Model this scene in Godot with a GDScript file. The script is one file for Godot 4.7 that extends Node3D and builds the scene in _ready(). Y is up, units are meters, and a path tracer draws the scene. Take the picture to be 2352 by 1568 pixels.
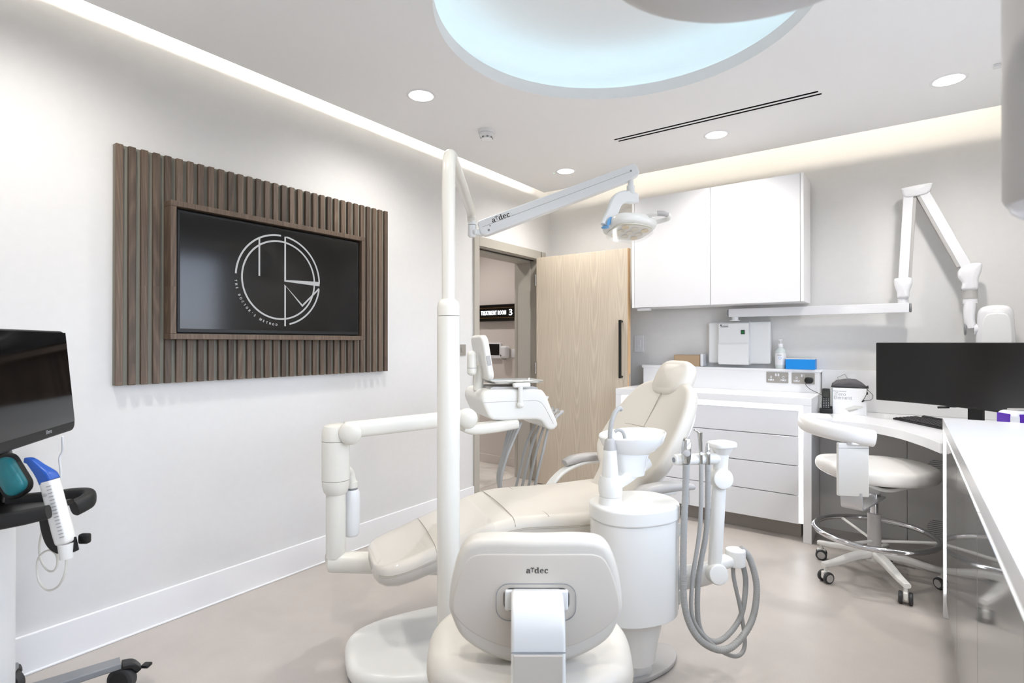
extends Node3D
# A dental treatment room: left wall along z at x = -2.765, back wall along x at z = -4.465, y up, metres.

const XL := -2.765
const XR := 0.80
const ZB := -4.465
const ZF := 1.10
const CEIL := 2.65
const DOME := Vector2(-0.97, -2.116)

var M := {}
var used := {}

func _ready() -> void:
	_camera()
	_environment()
	_materials()
	_structure()
	_coves()
	_ceiling_things()
	_doorway()
	_wall_panel()
	_cabinets()
	_upper_cabinet()
	_desk()
	_counter_things()
	_xray()
	_desk_things()
	_right_counter()
	_chair()
	_cuspidor()
	_delivery_unit()
	_treatment_light()
	_dentist_stool()
	_assistant_stool()
	_scanner_cart()
	_near_arm()

func _camera() -> void:
	var cam := Camera3D.new()
	cam.name = "camera"
	add_child(cam)
	cam.position = Vector3(0, 1.28, 0)
	cam.rotation = Vector3(deg_to_rad(0.14), deg_to_rad(35.8), 0)
	cam.near = 0.05
	cam.far = 100.0
	var at := CameraAttributesPhysical.new()
	at.frustum_focal_length = 19.133
	at.frustum_focus_distance = 2.9
	at.exposure_aperture = 4.5
	cam.attributes = at
	cam.fov = 64.19
	cam.current = true

func _environment() -> void:
	var e := Environment.new()
	var sm := ProceduralSkyMaterial.new()
	sm.sky_top_color = Color(0.68, 0.76, 0.88)
	sm.sky_horizon_color = Color(0.90, 0.93, 0.98)
	sm.ground_horizon_color = Color(0.62, 0.64, 0.68)
	sm.ground_bottom_color = Color(0.42, 0.42, 0.42)
	sm.sky_energy_multiplier = 2.3
	sm.ground_energy_multiplier = 1.5
	var sky := Sky.new()
	sky.sky_material = sm
	e.background_mode = Environment.BG_SKY
	e.sky = sky
	e.tonemap_mode = Environment.TONE_MAPPER_LINEAR
	e.tonemap_exposure = 1.40
	e.sdfgi_enabled = true
	e.ssao_enabled = true
	e.ssil_enabled = true
	var we := WorldEnvironment.new()
	we.name = "environment"
	we.environment = e
	add_child(we)

# ---------------------------------------------------------------- mesh builder
class Warp:
	# bends a cushion: bow curls it about its long axis, arch about its cross axis; pinch narrows the end past y0
	var bow := 0.0
	var arch := 0.0
	var mid := 0.0
	var dip := 0.0

	func bend(p: Vector3) -> Vector3:
		return Vector3(p.x, p.y, p.z + bow * p.x * p.x + arch * (p.y - mid) * (p.y - mid) - dip * exp(-p.x * p.x / 0.02) * exp(-(p.y - mid) * (p.y - mid) / 0.03))

class MB:
	var v := PackedVector3Array()
	var x := Transform3D()

	func soup(t: PackedVector3Array) -> void:
		var c := Vector3.ZERO
		for p in t:
			c += p
		c /= maxf(1.0, t.size())
		var vol := 0.0
		for i in range(0, t.size(), 3):
			vol += (t[i] - c).dot((t[i + 1] - c).cross(t[i + 2] - c))
		var flip := vol > 0.0
		if x.basis.determinant() < 0.0:
			flip = not flip
		for i in range(0, t.size(), 3):
			v.append(x * t[i])
			if flip:
				v.append(x * t[i + 2])
				v.append(x * t[i + 1])
			else:
				v.append(x * t[i + 1])
				v.append(x * t[i + 2])

	func loft(rings: Array, wrap := true, cap0 := true, cap1 := true) -> void:
		var t := PackedVector3Array()
		var n: int = rings[0].size()
		for i in rings.size() - 1:
			var a: PackedVector3Array = rings[i]
			var b: PackedVector3Array = rings[i + 1]
			for j in (n if wrap else n - 1):
				var k := (j + 1) % n
				if a[j].distance_squared_to(a[k]) > 1e-14:
					t.append_array([a[j], a[k], b[k]])
				if b[j].distance_squared_to(b[k]) > 1e-14:
					t.append_array([a[j], b[k], b[j]])
		if cap0:
			fan(t, rings[0], true)
		if cap1:
			fan(t, rings[rings.size() - 1], false)
		soup(t)

	func fan(t: PackedVector3Array, r: PackedVector3Array, rev: bool) -> void:
		var c := Vector3.ZERO
		for p in r:
			c += p
		c /= r.size()
		for j in r.size():
			var k := (j + 1) % r.size()
			if r[j].distance_squared_to(r[k]) < 1e-14:
				continue
			if rev:
				t.append_array([c, r[k], r[j]])
			else:
				t.append_array([c, r[j], r[k]])

	# rounded box
	func box(c: Vector3, s: Vector3, r := 0.0, seg := 2, b := Basis()) -> void:
		var h := s * 0.5
		r = minf(r, minf(h.x, minf(h.y, h.z)) * 0.999)
		if r <= 0.0:
			r = 0.0
			seg = 0
		var core := h - Vector3(r, r, r)
		var rings := []
		for hemi in 2:
			for i in seg + 1:
				var la := 0.0 if seg == 0 else (float(i) / seg) * PI / 2
				var lat := la - PI / 2 if hemi == 0 else la
				var sy := -1.0 if hemi == 0 else 1.0
				var ring := PackedVector3Array()
				for q in 4:
					var sx := 1.0 if q == 0 or q == 3 else -1.0
					var sz := 1.0 if q < 2 else -1.0
					for j in seg + 1:
						var lo := (q + (0.5 if seg == 0 else float(j) / seg)) * PI / 2
						var nn := Vector3(cos(lat) * cos(lo), sin(lat), cos(lat) * sin(lo))
						ring.append(c + b * (Vector3(sx * core.x, sy * core.y, sz * core.z) + nn * r))
				rings.append(ring)
		loft(rings)

	# profile of (radius, height) turned about local y, placed by p
	func lathe(pf: Array, n := 32, p := Transform3D(), arc := TAU) -> void:
		var rings := []
		for q in pf:
			var ring := PackedVector3Array()
			for j in n:
				var a := arc * j / n
				ring.append(p * Vector3(q.x * cos(a), q.y, q.x * sin(a)))
			rings.append(ring)
		var shut: bool = pf[0].is_equal_approx(pf[pf.size() - 1])
		loft(rings, true, pf[0].x > 1e-6 and not shut, pf[pf.size() - 1].x > 1e-6 and not shut)

	func cyl(a: Vector3, b: Vector3, r: float, n := 24, r2 := -1.0, bev := 0.0) -> void:
		if r2 < 0.0:
			r2 = r
		var l := a.distance_to(b)
		var p := Transform3D(MB.along(b - a), a)
		if bev <= 0.0:
			lathe([Vector2(r, 0), Vector2(r2, l)], n, p)
		else:
			lathe([Vector2(r - bev, 0), Vector2(r - bev * 0.3, bev * 0.3), Vector2(r, bev), Vector2(r2, l - bev), Vector2(r2 - bev * 0.3, l - bev * 0.3), Vector2(r2 - bev, l)], n, p)

	static func along(d: Vector3) -> Basis:
		var y := d.normalized()
		var u := Vector3.RIGHT if absf(y.x) < 0.9 else Vector3.FORWARD
		var z := u.cross(y).normalized()
		return Basis(y.cross(z).normalized(), y, z)

	func ball(c: Vector3, r: Vector3, n := 24, b := Basis()) -> void:
		var pf := []
		for i in n / 2 + 1:
			var a := PI * i / (n / 2) - PI / 2
			pf.append(Vector2(maxf(0.0, cos(a)), sin(a)))
		lathe(pf, n, Transform3D(b * Basis.from_scale(r), c))

	# smooth path through points
	static func curve(pts: Array, per := 6) -> PackedVector3Array:
		var o := PackedVector3Array()
		for i in pts.size() - 1:
			var p0: Vector3 = pts[maxi(i - 1, 0)]
			var p1: Vector3 = pts[i]
			var p2: Vector3 = pts[i + 1]
			var p3: Vector3 = pts[mini(i + 2, pts.size() - 1)]
			for k in per:
				o.append(p1.cubic_interpolate(p2, p0, p3, float(k) / per))
		o.append(pts[pts.size() - 1])
		return o

	# sweep a closed 2-D section along a path; scale per point optional; up keeps the section's y axis near it
	func sweep(path: PackedVector3Array, sec: PackedVector2Array, up := Vector3.UP, sc := [], caps := true) -> void:
		var rings := []
		var side := Vector3.ZERO
		for i in path.size():
			var d := (path[mini(i + 1, path.size() - 1)] - path[maxi(i - 1, 0)]).normalized()
			var s := d.cross(up)
			if up == Vector3.ZERO:
				if side == Vector3.ZERO:
					s = d.cross(Vector3.UP if absf(d.y) < 0.9 else Vector3.RIGHT)
				else:
					s = side - d * side.dot(d)
			s = s.normalized()
			side = s
			var w := s.cross(d).normalized()
			var k := 1.0
			if sc.size() > 0:
				var f := float(i) / (path.size() - 1) * (sc.size() - 1)
				var lo := int(floor(f))
				k = lerpf(sc[lo], sc[mini(lo + 1, sc.size() - 1)], f - lo)
			var ring := PackedVector3Array()
			for q in sec:
				ring.append(path[i] + s * q.x * k + w * q.y * k)
			rings.append(ring)
		loft(rings, true, caps, caps)

	func tube(pts: Array, r: float, n := 12, per := 6, sc := []) -> void:
		var sec := PackedVector2Array()
		for j in n:
			sec.append(Vector2(cos(TAU * j / n), sin(TAU * j / n)) * r)
		sweep(MB.curve(pts, per), sec, Vector3.ZERO, sc)

	# polygon in local xy extruded along local z from 0 to depth, edges bevelled
	func prism(poly: PackedVector2Array, depth: float, bev := 0.0, p := Transform3D(), seg := 2) -> void:
		var area := 0.0
		for i in poly.size():
			area += poly[i].cross(poly[(i + 1) % poly.size()])
		if area < 0.0:
			poly = poly.duplicate()
			poly.reverse()
		var levels := []
		if bev > 0.0:
			for i in seg + 1:
				var a := PI / 2 * i / seg
				levels.append(Vector2(bev * (1.0 - sin(a)), bev * (1.0 - cos(a))))
			for i in seg + 1:
				var a := PI / 2 * i / seg
				levels.append(Vector2(bev * (1.0 - cos(a)), depth - bev + bev * sin(a)))
		else:
			levels = [Vector2(0, 0), Vector2(0, depth)]
		var t := PackedVector3Array()
		var rr := []
		for l in levels:
			var q := MB.inset(poly, l.x)
			var ring := PackedVector3Array()
			for k in q:
				ring.append(p * Vector3(k.x, k.y, l.y))
			rr.append(ring)
		var n := poly.size()
		for i in rr.size() - 1:
			for j in n:
				var k := (j + 1) % n
				t.append_array([rr[i][j], rr[i][k], rr[i + 1][k], rr[i][j], rr[i + 1][k], rr[i + 1][j]])
		var ix := Geometry2D.triangulate_polygon(MB.inset(poly, levels[0].x))
		if ix.is_empty():
			push_error("prism outline crosses itself")
		for i in range(0, ix.size(), 3):
			var tri := [ix[i], ix[i + 1], ix[i + 2]]
			var q := MB.inset(poly, levels[0].x)
			if (q[tri[1]] - q[tri[0]]).cross(q[tri[2]] - q[tri[0]]) < 0:
				tri = [ix[i], ix[i + 2], ix[i + 1]]
			t.append_array([rr[0][tri[0]], rr[0][tri[2]], rr[0][tri[1]]])
			var e: PackedVector3Array = rr[rr.size() - 1]
			t.append_array([e[tri[0]], e[tri[1]], e[tri[2]]])
		soup(t)

	static func inset(poly: PackedVector2Array, d: float) -> PackedVector2Array:
		if d == 0.0:
			return poly
		var o := PackedVector2Array()
		var n := poly.size()
		for i in n:
			var e0 := (poly[i] - poly[(i + n - 1) % n]).normalized()
			var e1 := (poly[(i + 1) % n] - poly[i]).normalized()
			var n0 := Vector2(-e0.y, e0.x)
			var n1 := Vector2(-e1.y, e1.x)
			var m := n0 + n1
			var l := m.length_squared()
			if l < 0.3:
				o.append(poly[i] + n0 * d)
			else:
				o.append(poly[i] + m * (2.0 * d / l))
		return o

	# a padded cushion: outline in local xy, thickness along z from 0; rim radius r; the front swells by bulge; warp bends every point
	func cushion(outline: PackedVector2Array, thick: float, r: float, bulge: float, back_bulge := 0.0, warp: Warp = null, p := Transform3D(), seg := 5) -> void:
		var area := 0.0
		var cc := Vector2.ZERO
		for i in outline.size():
			area += outline[i].cross(outline[(i + 1) % outline.size()])
			cc += outline[i] / outline.size()
		if area < 0.0:
			outline = outline.duplicate()
			outline.reverse()
		var lv := []
		for f in [0.02, 0.3, 0.55, 0.75, 0.9]:
			lv.append([r, -back_bulge * (1.0 - f * f), f])
		for i in seg + 1:
			var a := PI / 2 * i / seg
			lv.append([r * (1.0 - sin(a)), r * (1.0 - cos(a)), 1.0])
		for i in seg + 1:
			var a := PI / 2 * i / seg
			lv.append([r * (1.0 - cos(a)), thick - r + r * sin(a), 1.0])
		for f in [0.9, 0.75, 0.55, 0.3, 0.02]:
			lv.append([r, thick + bulge * (1.0 - f * f), f])
		var rings := []
		for l in lv:
			var q := MB.inset(outline, l[0])
			var ring := PackedVector3Array()
			for k in q:
				var w: Vector2 = cc + (k - cc) * l[2]
				var pt := Vector3(w.x, w.y, l[1])
				if warp:
					pt = warp.bend(pt)
				ring.append(p * pt)
			rings.append(ring)
		loft(rings)

	func mesh(crease := 42.0) -> ArrayMesh:
		var cs := cos(deg_to_rad(crease))
		var nf := v.size() / 3
		var fn := PackedVector3Array()
		var un := PackedVector3Array()
		fn.resize(nf)
		un.resize(nf)
		var at := {}
		var keys := []
		keys.resize(v.size())
		for f in nf:
			var a := v[f * 3]
			var nn := (v[f * 3 + 2] - a).cross(v[f * 3 + 1] - a)
			fn[f] = nn
			un[f] = nn.normalized()
			for k in 3:
				var key := Vector3i((v[f * 3 + k] * 20000.0).round())
				keys[f * 3 + k] = key
				if at.has(key):
					at[key].append(f)
				else:
					at[key] = [f]
		var vs := PackedVector3Array()
		var ns := PackedVector3Array()
		var ix := PackedInt32Array()
		var seen := {}
		for i in v.size():
			var f := i / 3
			if un[f] == Vector3.ZERO:
				continue
			var s := Vector3.ZERO
			for g in at[keys[i]]:
				if un[g].dot(un[f]) > cs:
					s += fn[g]
			s = s.normalized()
			if s == Vector3.ZERO:
				s = un[f]
			var k2 := [keys[i], Vector3i((s * 200.0).round())]
			if not seen.has(k2):
				seen[k2] = vs.size()
				vs.append(v[i])
				ns.append(s)
			ix.append(seen[k2])
		# drop the triangles that a zero-area face left behind
		var good := PackedInt32Array()
		var at_i := 0
		for f in nf:
			if un[f] == Vector3.ZERO:
				continue
			good.append_array([ix[at_i], ix[at_i + 1], ix[at_i + 2]])
			at_i += 3
		var arr := []
		arr.resize(Mesh.ARRAY_MAX)
		arr[Mesh.ARRAY_VERTEX] = vs
		arr[Mesh.ARRAY_NORMAL] = ns
		arr[Mesh.ARRAY_INDEX] = good
		var m := ArrayMesh.new()
		m.add_surface_from_arrays(Mesh.PRIMITIVE_TRIANGLES, arr)
		return m

# ---------------------------------------------------------------- outlines
func rrect(w: float, h: float, r: float, seg := 5) -> PackedVector2Array:
	var o := PackedVector2Array()
	r = minf(r, minf(w, h) * 0.499)
	for q in 4:
		var sx := 1.0 if q == 0 or q == 3 else -1.0
		var sy := 1.0 if q < 2 else -1.0
		for i in seg + 1:
			var a := (q + float(i) / seg) * PI / 2
			o.append(Vector2(sx * (w / 2 - r) + r * cos(a), sy * (h / 2 - r) + r * sin(a)))
	return o

func oval(w: float, h: float, p := 2.0, n := 48) -> PackedVector2Array:
	var o := PackedVector2Array()
	for i in n:
		var a := TAU * i / n
		var c := cos(a)
		var s := sin(a)
		o.append(Vector2(w / 2 * signf(c) * pow(absf(c), 2.0 / p), h / 2 * signf(s) * pow(absf(s), 2.0 / p)))
	return o

# a smooth closed outline through points
func smooth(pts: Array, per := 6) -> PackedVector2Array:
	var o := PackedVector2Array()
	var n := pts.size()
	for i in n:
		var p0: Vector2 = pts[(i + n - 1) % n]
		var p1: Vector2 = pts[i]
		var p2: Vector2 = pts[(i + 1) % n]
		var p3: Vector2 = pts[(i + 2) % n]
		for k in per:
			o.append(p1.cubic_interpolate(p2, p0, p3, float(k) / per))
	return o

func mirrored(half: Array) -> Array:
	# half runs from top to bottom on the +x side
	var o := half.duplicate()
	for i in range(half.size() - 1, -1, -1):
		if absf(half[i].x) > 1e-5:
			o.append(Vector2(-half[i].x, half[i].y))
	return o

# ---------------------------------------------------------------- nodes
func numbered(called: String) -> String:
	if not used.has(called):
		used[called] = 0
		return called
	used[called] += 1
	return "%s_%03d" % [called, used[called]]

func thing(called: String, label: String, category: String, at := Vector3.ZERO, turn := 0.0, group := "") -> Node3D:
	var o := Node3D.new()
	o.name = numbered(called)
	add_child(o)
	o.position = at
	o.rotation.y = turn
	o.set_meta("label", label)
	o.set_meta("category", category)
	if group:
		o.set_meta("group", group)
	return o

func part(called: String, mb: MB, m: Material, parent: Node = null, label := "", crease := 42.0) -> MeshInstance3D:
	return pm(called, mb.mesh(crease), m, parent, label)

func pm(called: String, mesh: Mesh, m: Material, parent: Node = null, label := "") -> MeshInstance3D:
	var o := MeshInstance3D.new()
	o.name = called if parent else numbered(called)
	o.mesh = mesh
	o.material_override = m
	(parent if parent else self).add_child(o, true)
	if label:
		o.set_meta("label", label)
	return o

func tag(o: Node, label: String, category: String, group := "") -> Node:
	o.set_meta("label", label)
	o.set_meta("category", category)
	if group:
		o.set_meta("group", group)
	return o

func struct(called: String, mb: MB, m: Material, parent: Node = null) -> MeshInstance3D:
	var o := part(called, mb, m, parent)
	if parent == null:
		o.set_meta("kind", "structure")
	return o

func text(called: String, words: String, size: float, m: Material, parent: Node, xf: Transform3D, font := "Droid Sans", bold := false, depth := 0.001) -> MeshInstance3D:
	var f := SystemFont.new()
	f.font_names = PackedStringArray([font])
	f.font_weight = 700 if bold else 400
	var t := TextMesh.new()
	t.font = f
	t.text = words
	t.font_size = 48
	t.pixel_size = size / 48.0
	t.depth = depth
	t.curve_step = 2.0
	var o := pm(called, t, m, parent)
	o.transform = xf
	return o

func spot(called: String, at: Vector3, dir: Vector3, energy: float, col: Color, angle: float, size: float) -> SpotLight3D:
	var l := SpotLight3D.new()
	l.name = called
	add_child(l, true)
	l.position = at
	l.basis = Basis.looking_at(dir, Vector3.FORWARD if absf(dir.normalized().y) > 0.9 else Vector3.UP)
	l.light_energy = energy
	l.light_color = col
	l.spot_angle = angle
	l.spot_angle_attenuation = 1.0
	l.spot_attenuation = 2.0
	l.spot_range = 9.0
	l.light_size = size
	l.shadow_enabled = true
	return l

func area(called: String, at: Vector3, dir: Vector3, long_axis: Vector3, sx: float, sy: float, energy: float, col: Color) -> Node3D:
	var l := AreaLight3D.new()
	l.name = called
	add_child(l, true)
	var z := -dir.normalized()
	var xx := (long_axis - z * long_axis.dot(z)).normalized()
	l.transform = Transform3D(Basis(xx, z.cross(xx), z), at)
	l.area_size = Vector2(sx, sy)
	l.light_energy = energy
	l.light_color = col
	l.area_range = 9.0
	l.area_attenuation = 2.0
	l.shadow_enabled = true
	return l

# ---------------------------------------------------------------- materials
func mat(c: Color, rough := 0.5, metal := 0.0, spec := 0.5) -> StandardMaterial3D:
	var m := StandardMaterial3D.new()
	m.albedo_color = c
	m.roughness = rough
	m.metallic = metal
	m.metallic_specular = spec
	return m

func glow(c: Color, e: float) -> StandardMaterial3D:
	var m := mat(Color(0.9, 0.9, 0.9), 0.5)
	m.emission_enabled = true
	m.emission = c
	m.emission_energy_multiplier = e
	return m

func clear(c: Color, a: float, rough := 0.05) -> StandardMaterial3D:
	var m := mat(Color(c.r, c.g, c.b, a), rough)
	m.transparency = BaseMaterial3D.TRANSPARENCY_ALPHA
	return m

func noise_tex(seed_: int, freq: float, ramp: Array, size := 512, oct := 4, kind := FastNoiseLite.TYPE_SIMPLEX_SMOOTH, bump := false) -> NoiseTexture2D:
	var n := FastNoiseLite.new()
	n.noise_type = kind
	n.seed = seed_
	n.frequency = freq
	n.fractal_octaves = oct
	var t := NoiseTexture2D.new()
	t.width = size
	t.height = size
	t.seamless = true
	t.noise = n
	if bump:
		t.as_normal_map = true
		t.bump_strength = 4.0
	elif ramp.size() > 0:
		var g := Gradient.new()
		g.offsets = PackedFloat32Array(range(ramp.size()).map(func(i): return float(i) / (ramp.size() - 1)))
		g.colors = PackedColorArray(ramp)
		t.color_ramp = g
	return t

func triplanar(m: StandardMaterial3D, s: Vector3, world := true) -> StandardMaterial3D:
	m.uv1_triplanar = true
	m.uv1_world_triplanar = world
	m.uv1_scale = s
	m.uv1_triplanar_sharpness = 8.0
	return m

# wood grain running along v: nested arches of flat-sawn boards over fine streaks, as colours of the wood itself
func wood_tex(seed_: int, w: int, h: int, dark: Color, pale: Color, boards: int, arch: float, streaky: float) -> ImageTexture:
	var a := FastNoiseLite.new()
	a.seed = seed_
	a.frequency = 0.006
	a.fractal_octaves = 3
	var b := FastNoiseLite.new()
	b.seed = seed_ + 7
	b.frequency = 0.05
	b.fractal_octaves = 3
	var rng := RandomNumberGenerator.new()
	rng.seed = seed_
	var mid := []
	for i in boards:
		mid.append([(i + rng.randf_range(0.35, 0.65)) / boards, rng.randf() * 10.0, 1.0 if rng.randf() < 0.7 else -1.0, rng.randf_range(5.0, 9.0), rng.randf_range(2.5, 4.5)])
	var im := Image.create(w, h, false, Image.FORMAT_RGB8)
	for y in h:
		for x in w:
			var u := float(x)
			var t := float(y)
			var best := 9.0
			var m: Array = mid[0]
			for q in mid:
				var d: float = absf(fposmod(u / w - q[0] + 0.5, 1.0) - 0.5)
				if d < best:
					best = d
					m = q
			var dx := best * boards * 2.0
			var warp := a.get_noise_2d(u * 0.8, t * 0.3)
			var ph: float = m[3] * dx * dx + m[2] * m[4] * t / h * 2.0 + warp * 1.1 + m[1]
			var ring := 0.5 + 0.5 * sin(ph * TAU)
			ring = ring * ring
			var streak := b.get_noise_2d(u * 5.0, t * 0.10) * 0.5 + 0.5
			var patch := a.get_noise_2d(u * 0.35 + 900.0, t * 0.06) * 0.5 + 0.5
			var k := clampf(arch * ring + streaky * streak + 0.6 * patch + (0.5 - (arch + streaky + 0.6) * 0.5), 0.0, 1.0)
			im.set_pixel(x, y, dark.lerp(pale, k))
	return ImageTexture.create_from_image(im)

func _materials() -> void:
	var plaster := noise_tex(3, 0.05, [Color(0.992, 0.992, 0.992), Color(1, 1, 1)], 256)
	M.wall = triplanar(mat(Color(0.87, 0.866, 0.86), 0.62), Vector3.ONE * 1.3)
	M.wall.albedo_texture = plaster
	M.ceiling = mat(Color(0.968, 0.968, 0.968), 0.75)
	M.corridor = mat(Color(0.84, 0.81, 0.785), 0.6)
	# resilient floor: fine flecks over faint cloudy patches
	M.floor = triplanar(mat(Color(0.77, 0.742, 0.718), 0.42), Vector3.ONE * 0.9)
	M.floor.albedo_texture = noise_tex(11, 0.012, [Color(0.975, 0.975, 0.975), Color(1, 1, 1)], 512, 3)
	M.floor.detail_enabled = true
	M.floor.detail_blend_mode = BaseMaterial3D.BLEND_MODE_MUL
	M.floor.detail_uv_layer = BaseMaterial3D.DETAIL_UV_2
	M.floor.uv2_triplanar = true
	M.floor.uv2_world_triplanar = true
	M.floor.uv2_scale = Vector3.ONE * 2.5
	M.floor.detail_albedo = noise_tex(12, 0.35, [Color(0.86, 0.85, 0.84), Color(0.98, 0.98, 0.98), Color(1, 1, 1)], 512, 2)
	M.marble = triplanar(mat(Color(0.86, 0.84, 0.81), 0.2), Vector3.ONE * 0.8)
	M.marble.albedo_texture = noise_tex(21, 0.01, [Color(0.80, 0.79, 0.78), Color(1, 1, 1), Color(0.95, 0.95, 0.95)], 256, 5)
	M.frame = mat(Color(0.70, 0.68, 0.64), 0.5)
	M.gloss_white = mat(Color(0.895, 0.895, 0.905), 0.16)
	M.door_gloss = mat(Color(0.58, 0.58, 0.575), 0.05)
	M.solid_white = mat(Color(0.935, 0.935, 0.94), 0.22)
	M.panel_grey = mat(Color(0.84, 0.835, 0.83), 0.3)
	M.toe = mat(Color(0.58, 0.55, 0.52), 0.5)
	M.plastic = mat(Color(0.905, 0.90, 0.88), 0.28)
	M.plastic_warm = mat(Color(0.885, 0.875, 0.84), 0.26)
	M.plastic_cool = mat(Color(0.90, 0.905, 0.905), 0.3)
	M.panel_beige = mat(Color(0.80, 0.768, 0.72), 0.4)
	M.plastic_stool = mat(Color(0.885, 0.88, 0.865), 0.35)
	M.tyre = mat(Color(0.20, 0.20, 0.21), 0.5)
	M.arm_grey = mat(Color(0.76, 0.75, 0.74), 0.45)
	M.ceramic = mat(Color(0.94, 0.94, 0.93), 0.06)
	M.grey_plastic = mat(Color(0.70, 0.69, 0.68), 0.4)
	M.mid_grey = mat(Color(0.52, 0.53, 0.54), 0.4)
	M.hose = mat(Color(0.66, 0.66, 0.65), 0.42)
	M.black = mat(Color(0.035, 0.035, 0.036), 0.42)
	M.black_soft = mat(Color(0.10, 0.10, 0.10), 0.6)
	M.black_gloss = mat(Color(0.012, 0.012, 0.013), 0.08)
	M.screen = mat(Color(0.02, 0.02, 0.021), 0.12)
	M.screen_matt = mat(Color(0.025, 0.025, 0.026), 0.32)
	M.chrome = mat(Color(0.82, 0.82, 0.83), 0.09, 1.0)
	M.steel_bright = mat(Color(0.80, 0.80, 0.79), 0.2, 0.95)
	M.steel = mat(Color(0.72, 0.71, 0.69), 0.32, 1.0)
	M.satin = mat(Color(0.66, 0.645, 0.62), 0.45, 0.55)
	M.alu = mat(Color(0.84, 0.84, 0.85), 0.36, 0.85)
	M.vinyl = triplanar(mat(Color(0.808, 0.784, 0.742), 0.42), Vector3.ONE * 9.0, false)
	M.vinyl.normal_enabled = true
	M.vinyl.normal_texture = noise_tex(31, 0.12, [], 256, 3, FastNoiseLite.TYPE_CELLULAR, true)
	M.vinyl.normal_scale = 0.06
	M.vinyl_white = mat(Color(0.90, 0.89, 0.875), 0.35)
	M.thread = mat(Color(0.72, 0.69, 0.63), 0.6)
	M.seam = mat(Color(0.64, 0.61, 0.56), 0.7)
	M.film = clear(Color(0.97, 0.96, 0.94), 0.13, 0.05)
	M.glass = clear(Color(0.95, 0.97, 0.98), 0.08, 0.02)
	M.ink = mat(Color(0.22, 0.21, 0.20), 0.6)
	M.ink_grey = mat(Color(0.62, 0.62, 0.63), 0.6)
	M.blue = mat(Color(0.0, 0.54, 0.87), 0.45)
	M.blue_tip = mat(Color(0.13, 0.33, 0.67), 0.3)
	M.blue_mark = mat(Color(0.42, 0.66, 0.86), 0.35)
	M.teal = mat(Color(0.13, 0.47, 0.50), 0.35)
	M.paper_brown = mat(Color(0.70, 0.60, 0.48), 0.8)
	M.cloth_grey = mat(Color(0.37, 0.36, 0.37), 0.85)
	M.purple = mat(Color(0.33, 0.12, 0.66), 0.4)
	M.led = glow(Color(1.0, 1.0, 1.0), 1.15)
	M.led_warm = glow(Color(1.0, 0.95, 0.86), 1.3)
	M.led_cyan = glow(Color(0.78, 0.95, 1.0), 1.2)
	M.lens_glow = glow(Color(1.0, 0.99, 0.97), 1.6)
	var oak := wood_tex(51, 512, 1024, Color(0.71, 0.665, 0.61), Color(0.875, 0.84, 0.785), 5, 0.26, 0.5)
	M.oak = triplanar(mat(Color(0.99, 0.975, 0.95), 0.45), Vector3(1.0, 0.46, 1.0))
	M.oak.albedo_texture = oak
	M.oak_edge = mat(Color(0.80, 0.66, 0.50), 0.5)
	M.walnut = []
	for i in 4:
		var t := wood_tex(70 + i * 5, 128, 512, Color(0.25, 0.20, 0.165), Color(0.50, 0.425, 0.355), 2, 0.25, 0.6)
		var wm := triplanar(mat(Color(1, 1, 1), 0.5), Vector3(2.6, 0.9, 2.6))
		wm.uv1_offset = Vector3(0.17 * i, 0.31 * i, 0.23 * i)
		wm.albedo_texture = t
		M.walnut.append(wm)
	M.backing = mat(Color(0.50, 0.49, 0.445), 0.6)

# ---------------------------------------------------------------- room
func hole_wall(mb: MB, x0: float, x1: float, z0: float, z1: float, y1: float, h0: float, h1: float, hy0: float, hy1: float) -> void:
	# a wall that runs along z from z0 down to z1, with an opening from h0 to h1
	mb.box(Vector3((x0 + x1) / 2, y1 / 2, (z0 + h0) / 2), Vector3(x1 - x0, y1, z0 - h0))
	mb.box(Vector3((x0 + x1) / 2, y1 / 2, (h1 + z1) / 2), Vector3(x1 - x0, y1, h1 - z1))
	mb.box(Vector3((x0 + x1) / 2, (hy1 + y1) / 2, (h0 + h1) / 2), Vector3(x1 - x0, y1 - hy1, h0 - h1))
	if hy0 > 0.0:
		mb.box(Vector3((x0 + x1) / 2, hy0 / 2, (h0 + h1) / 2), Vector3(x1 - x0, hy0, h0 - h1))

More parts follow.
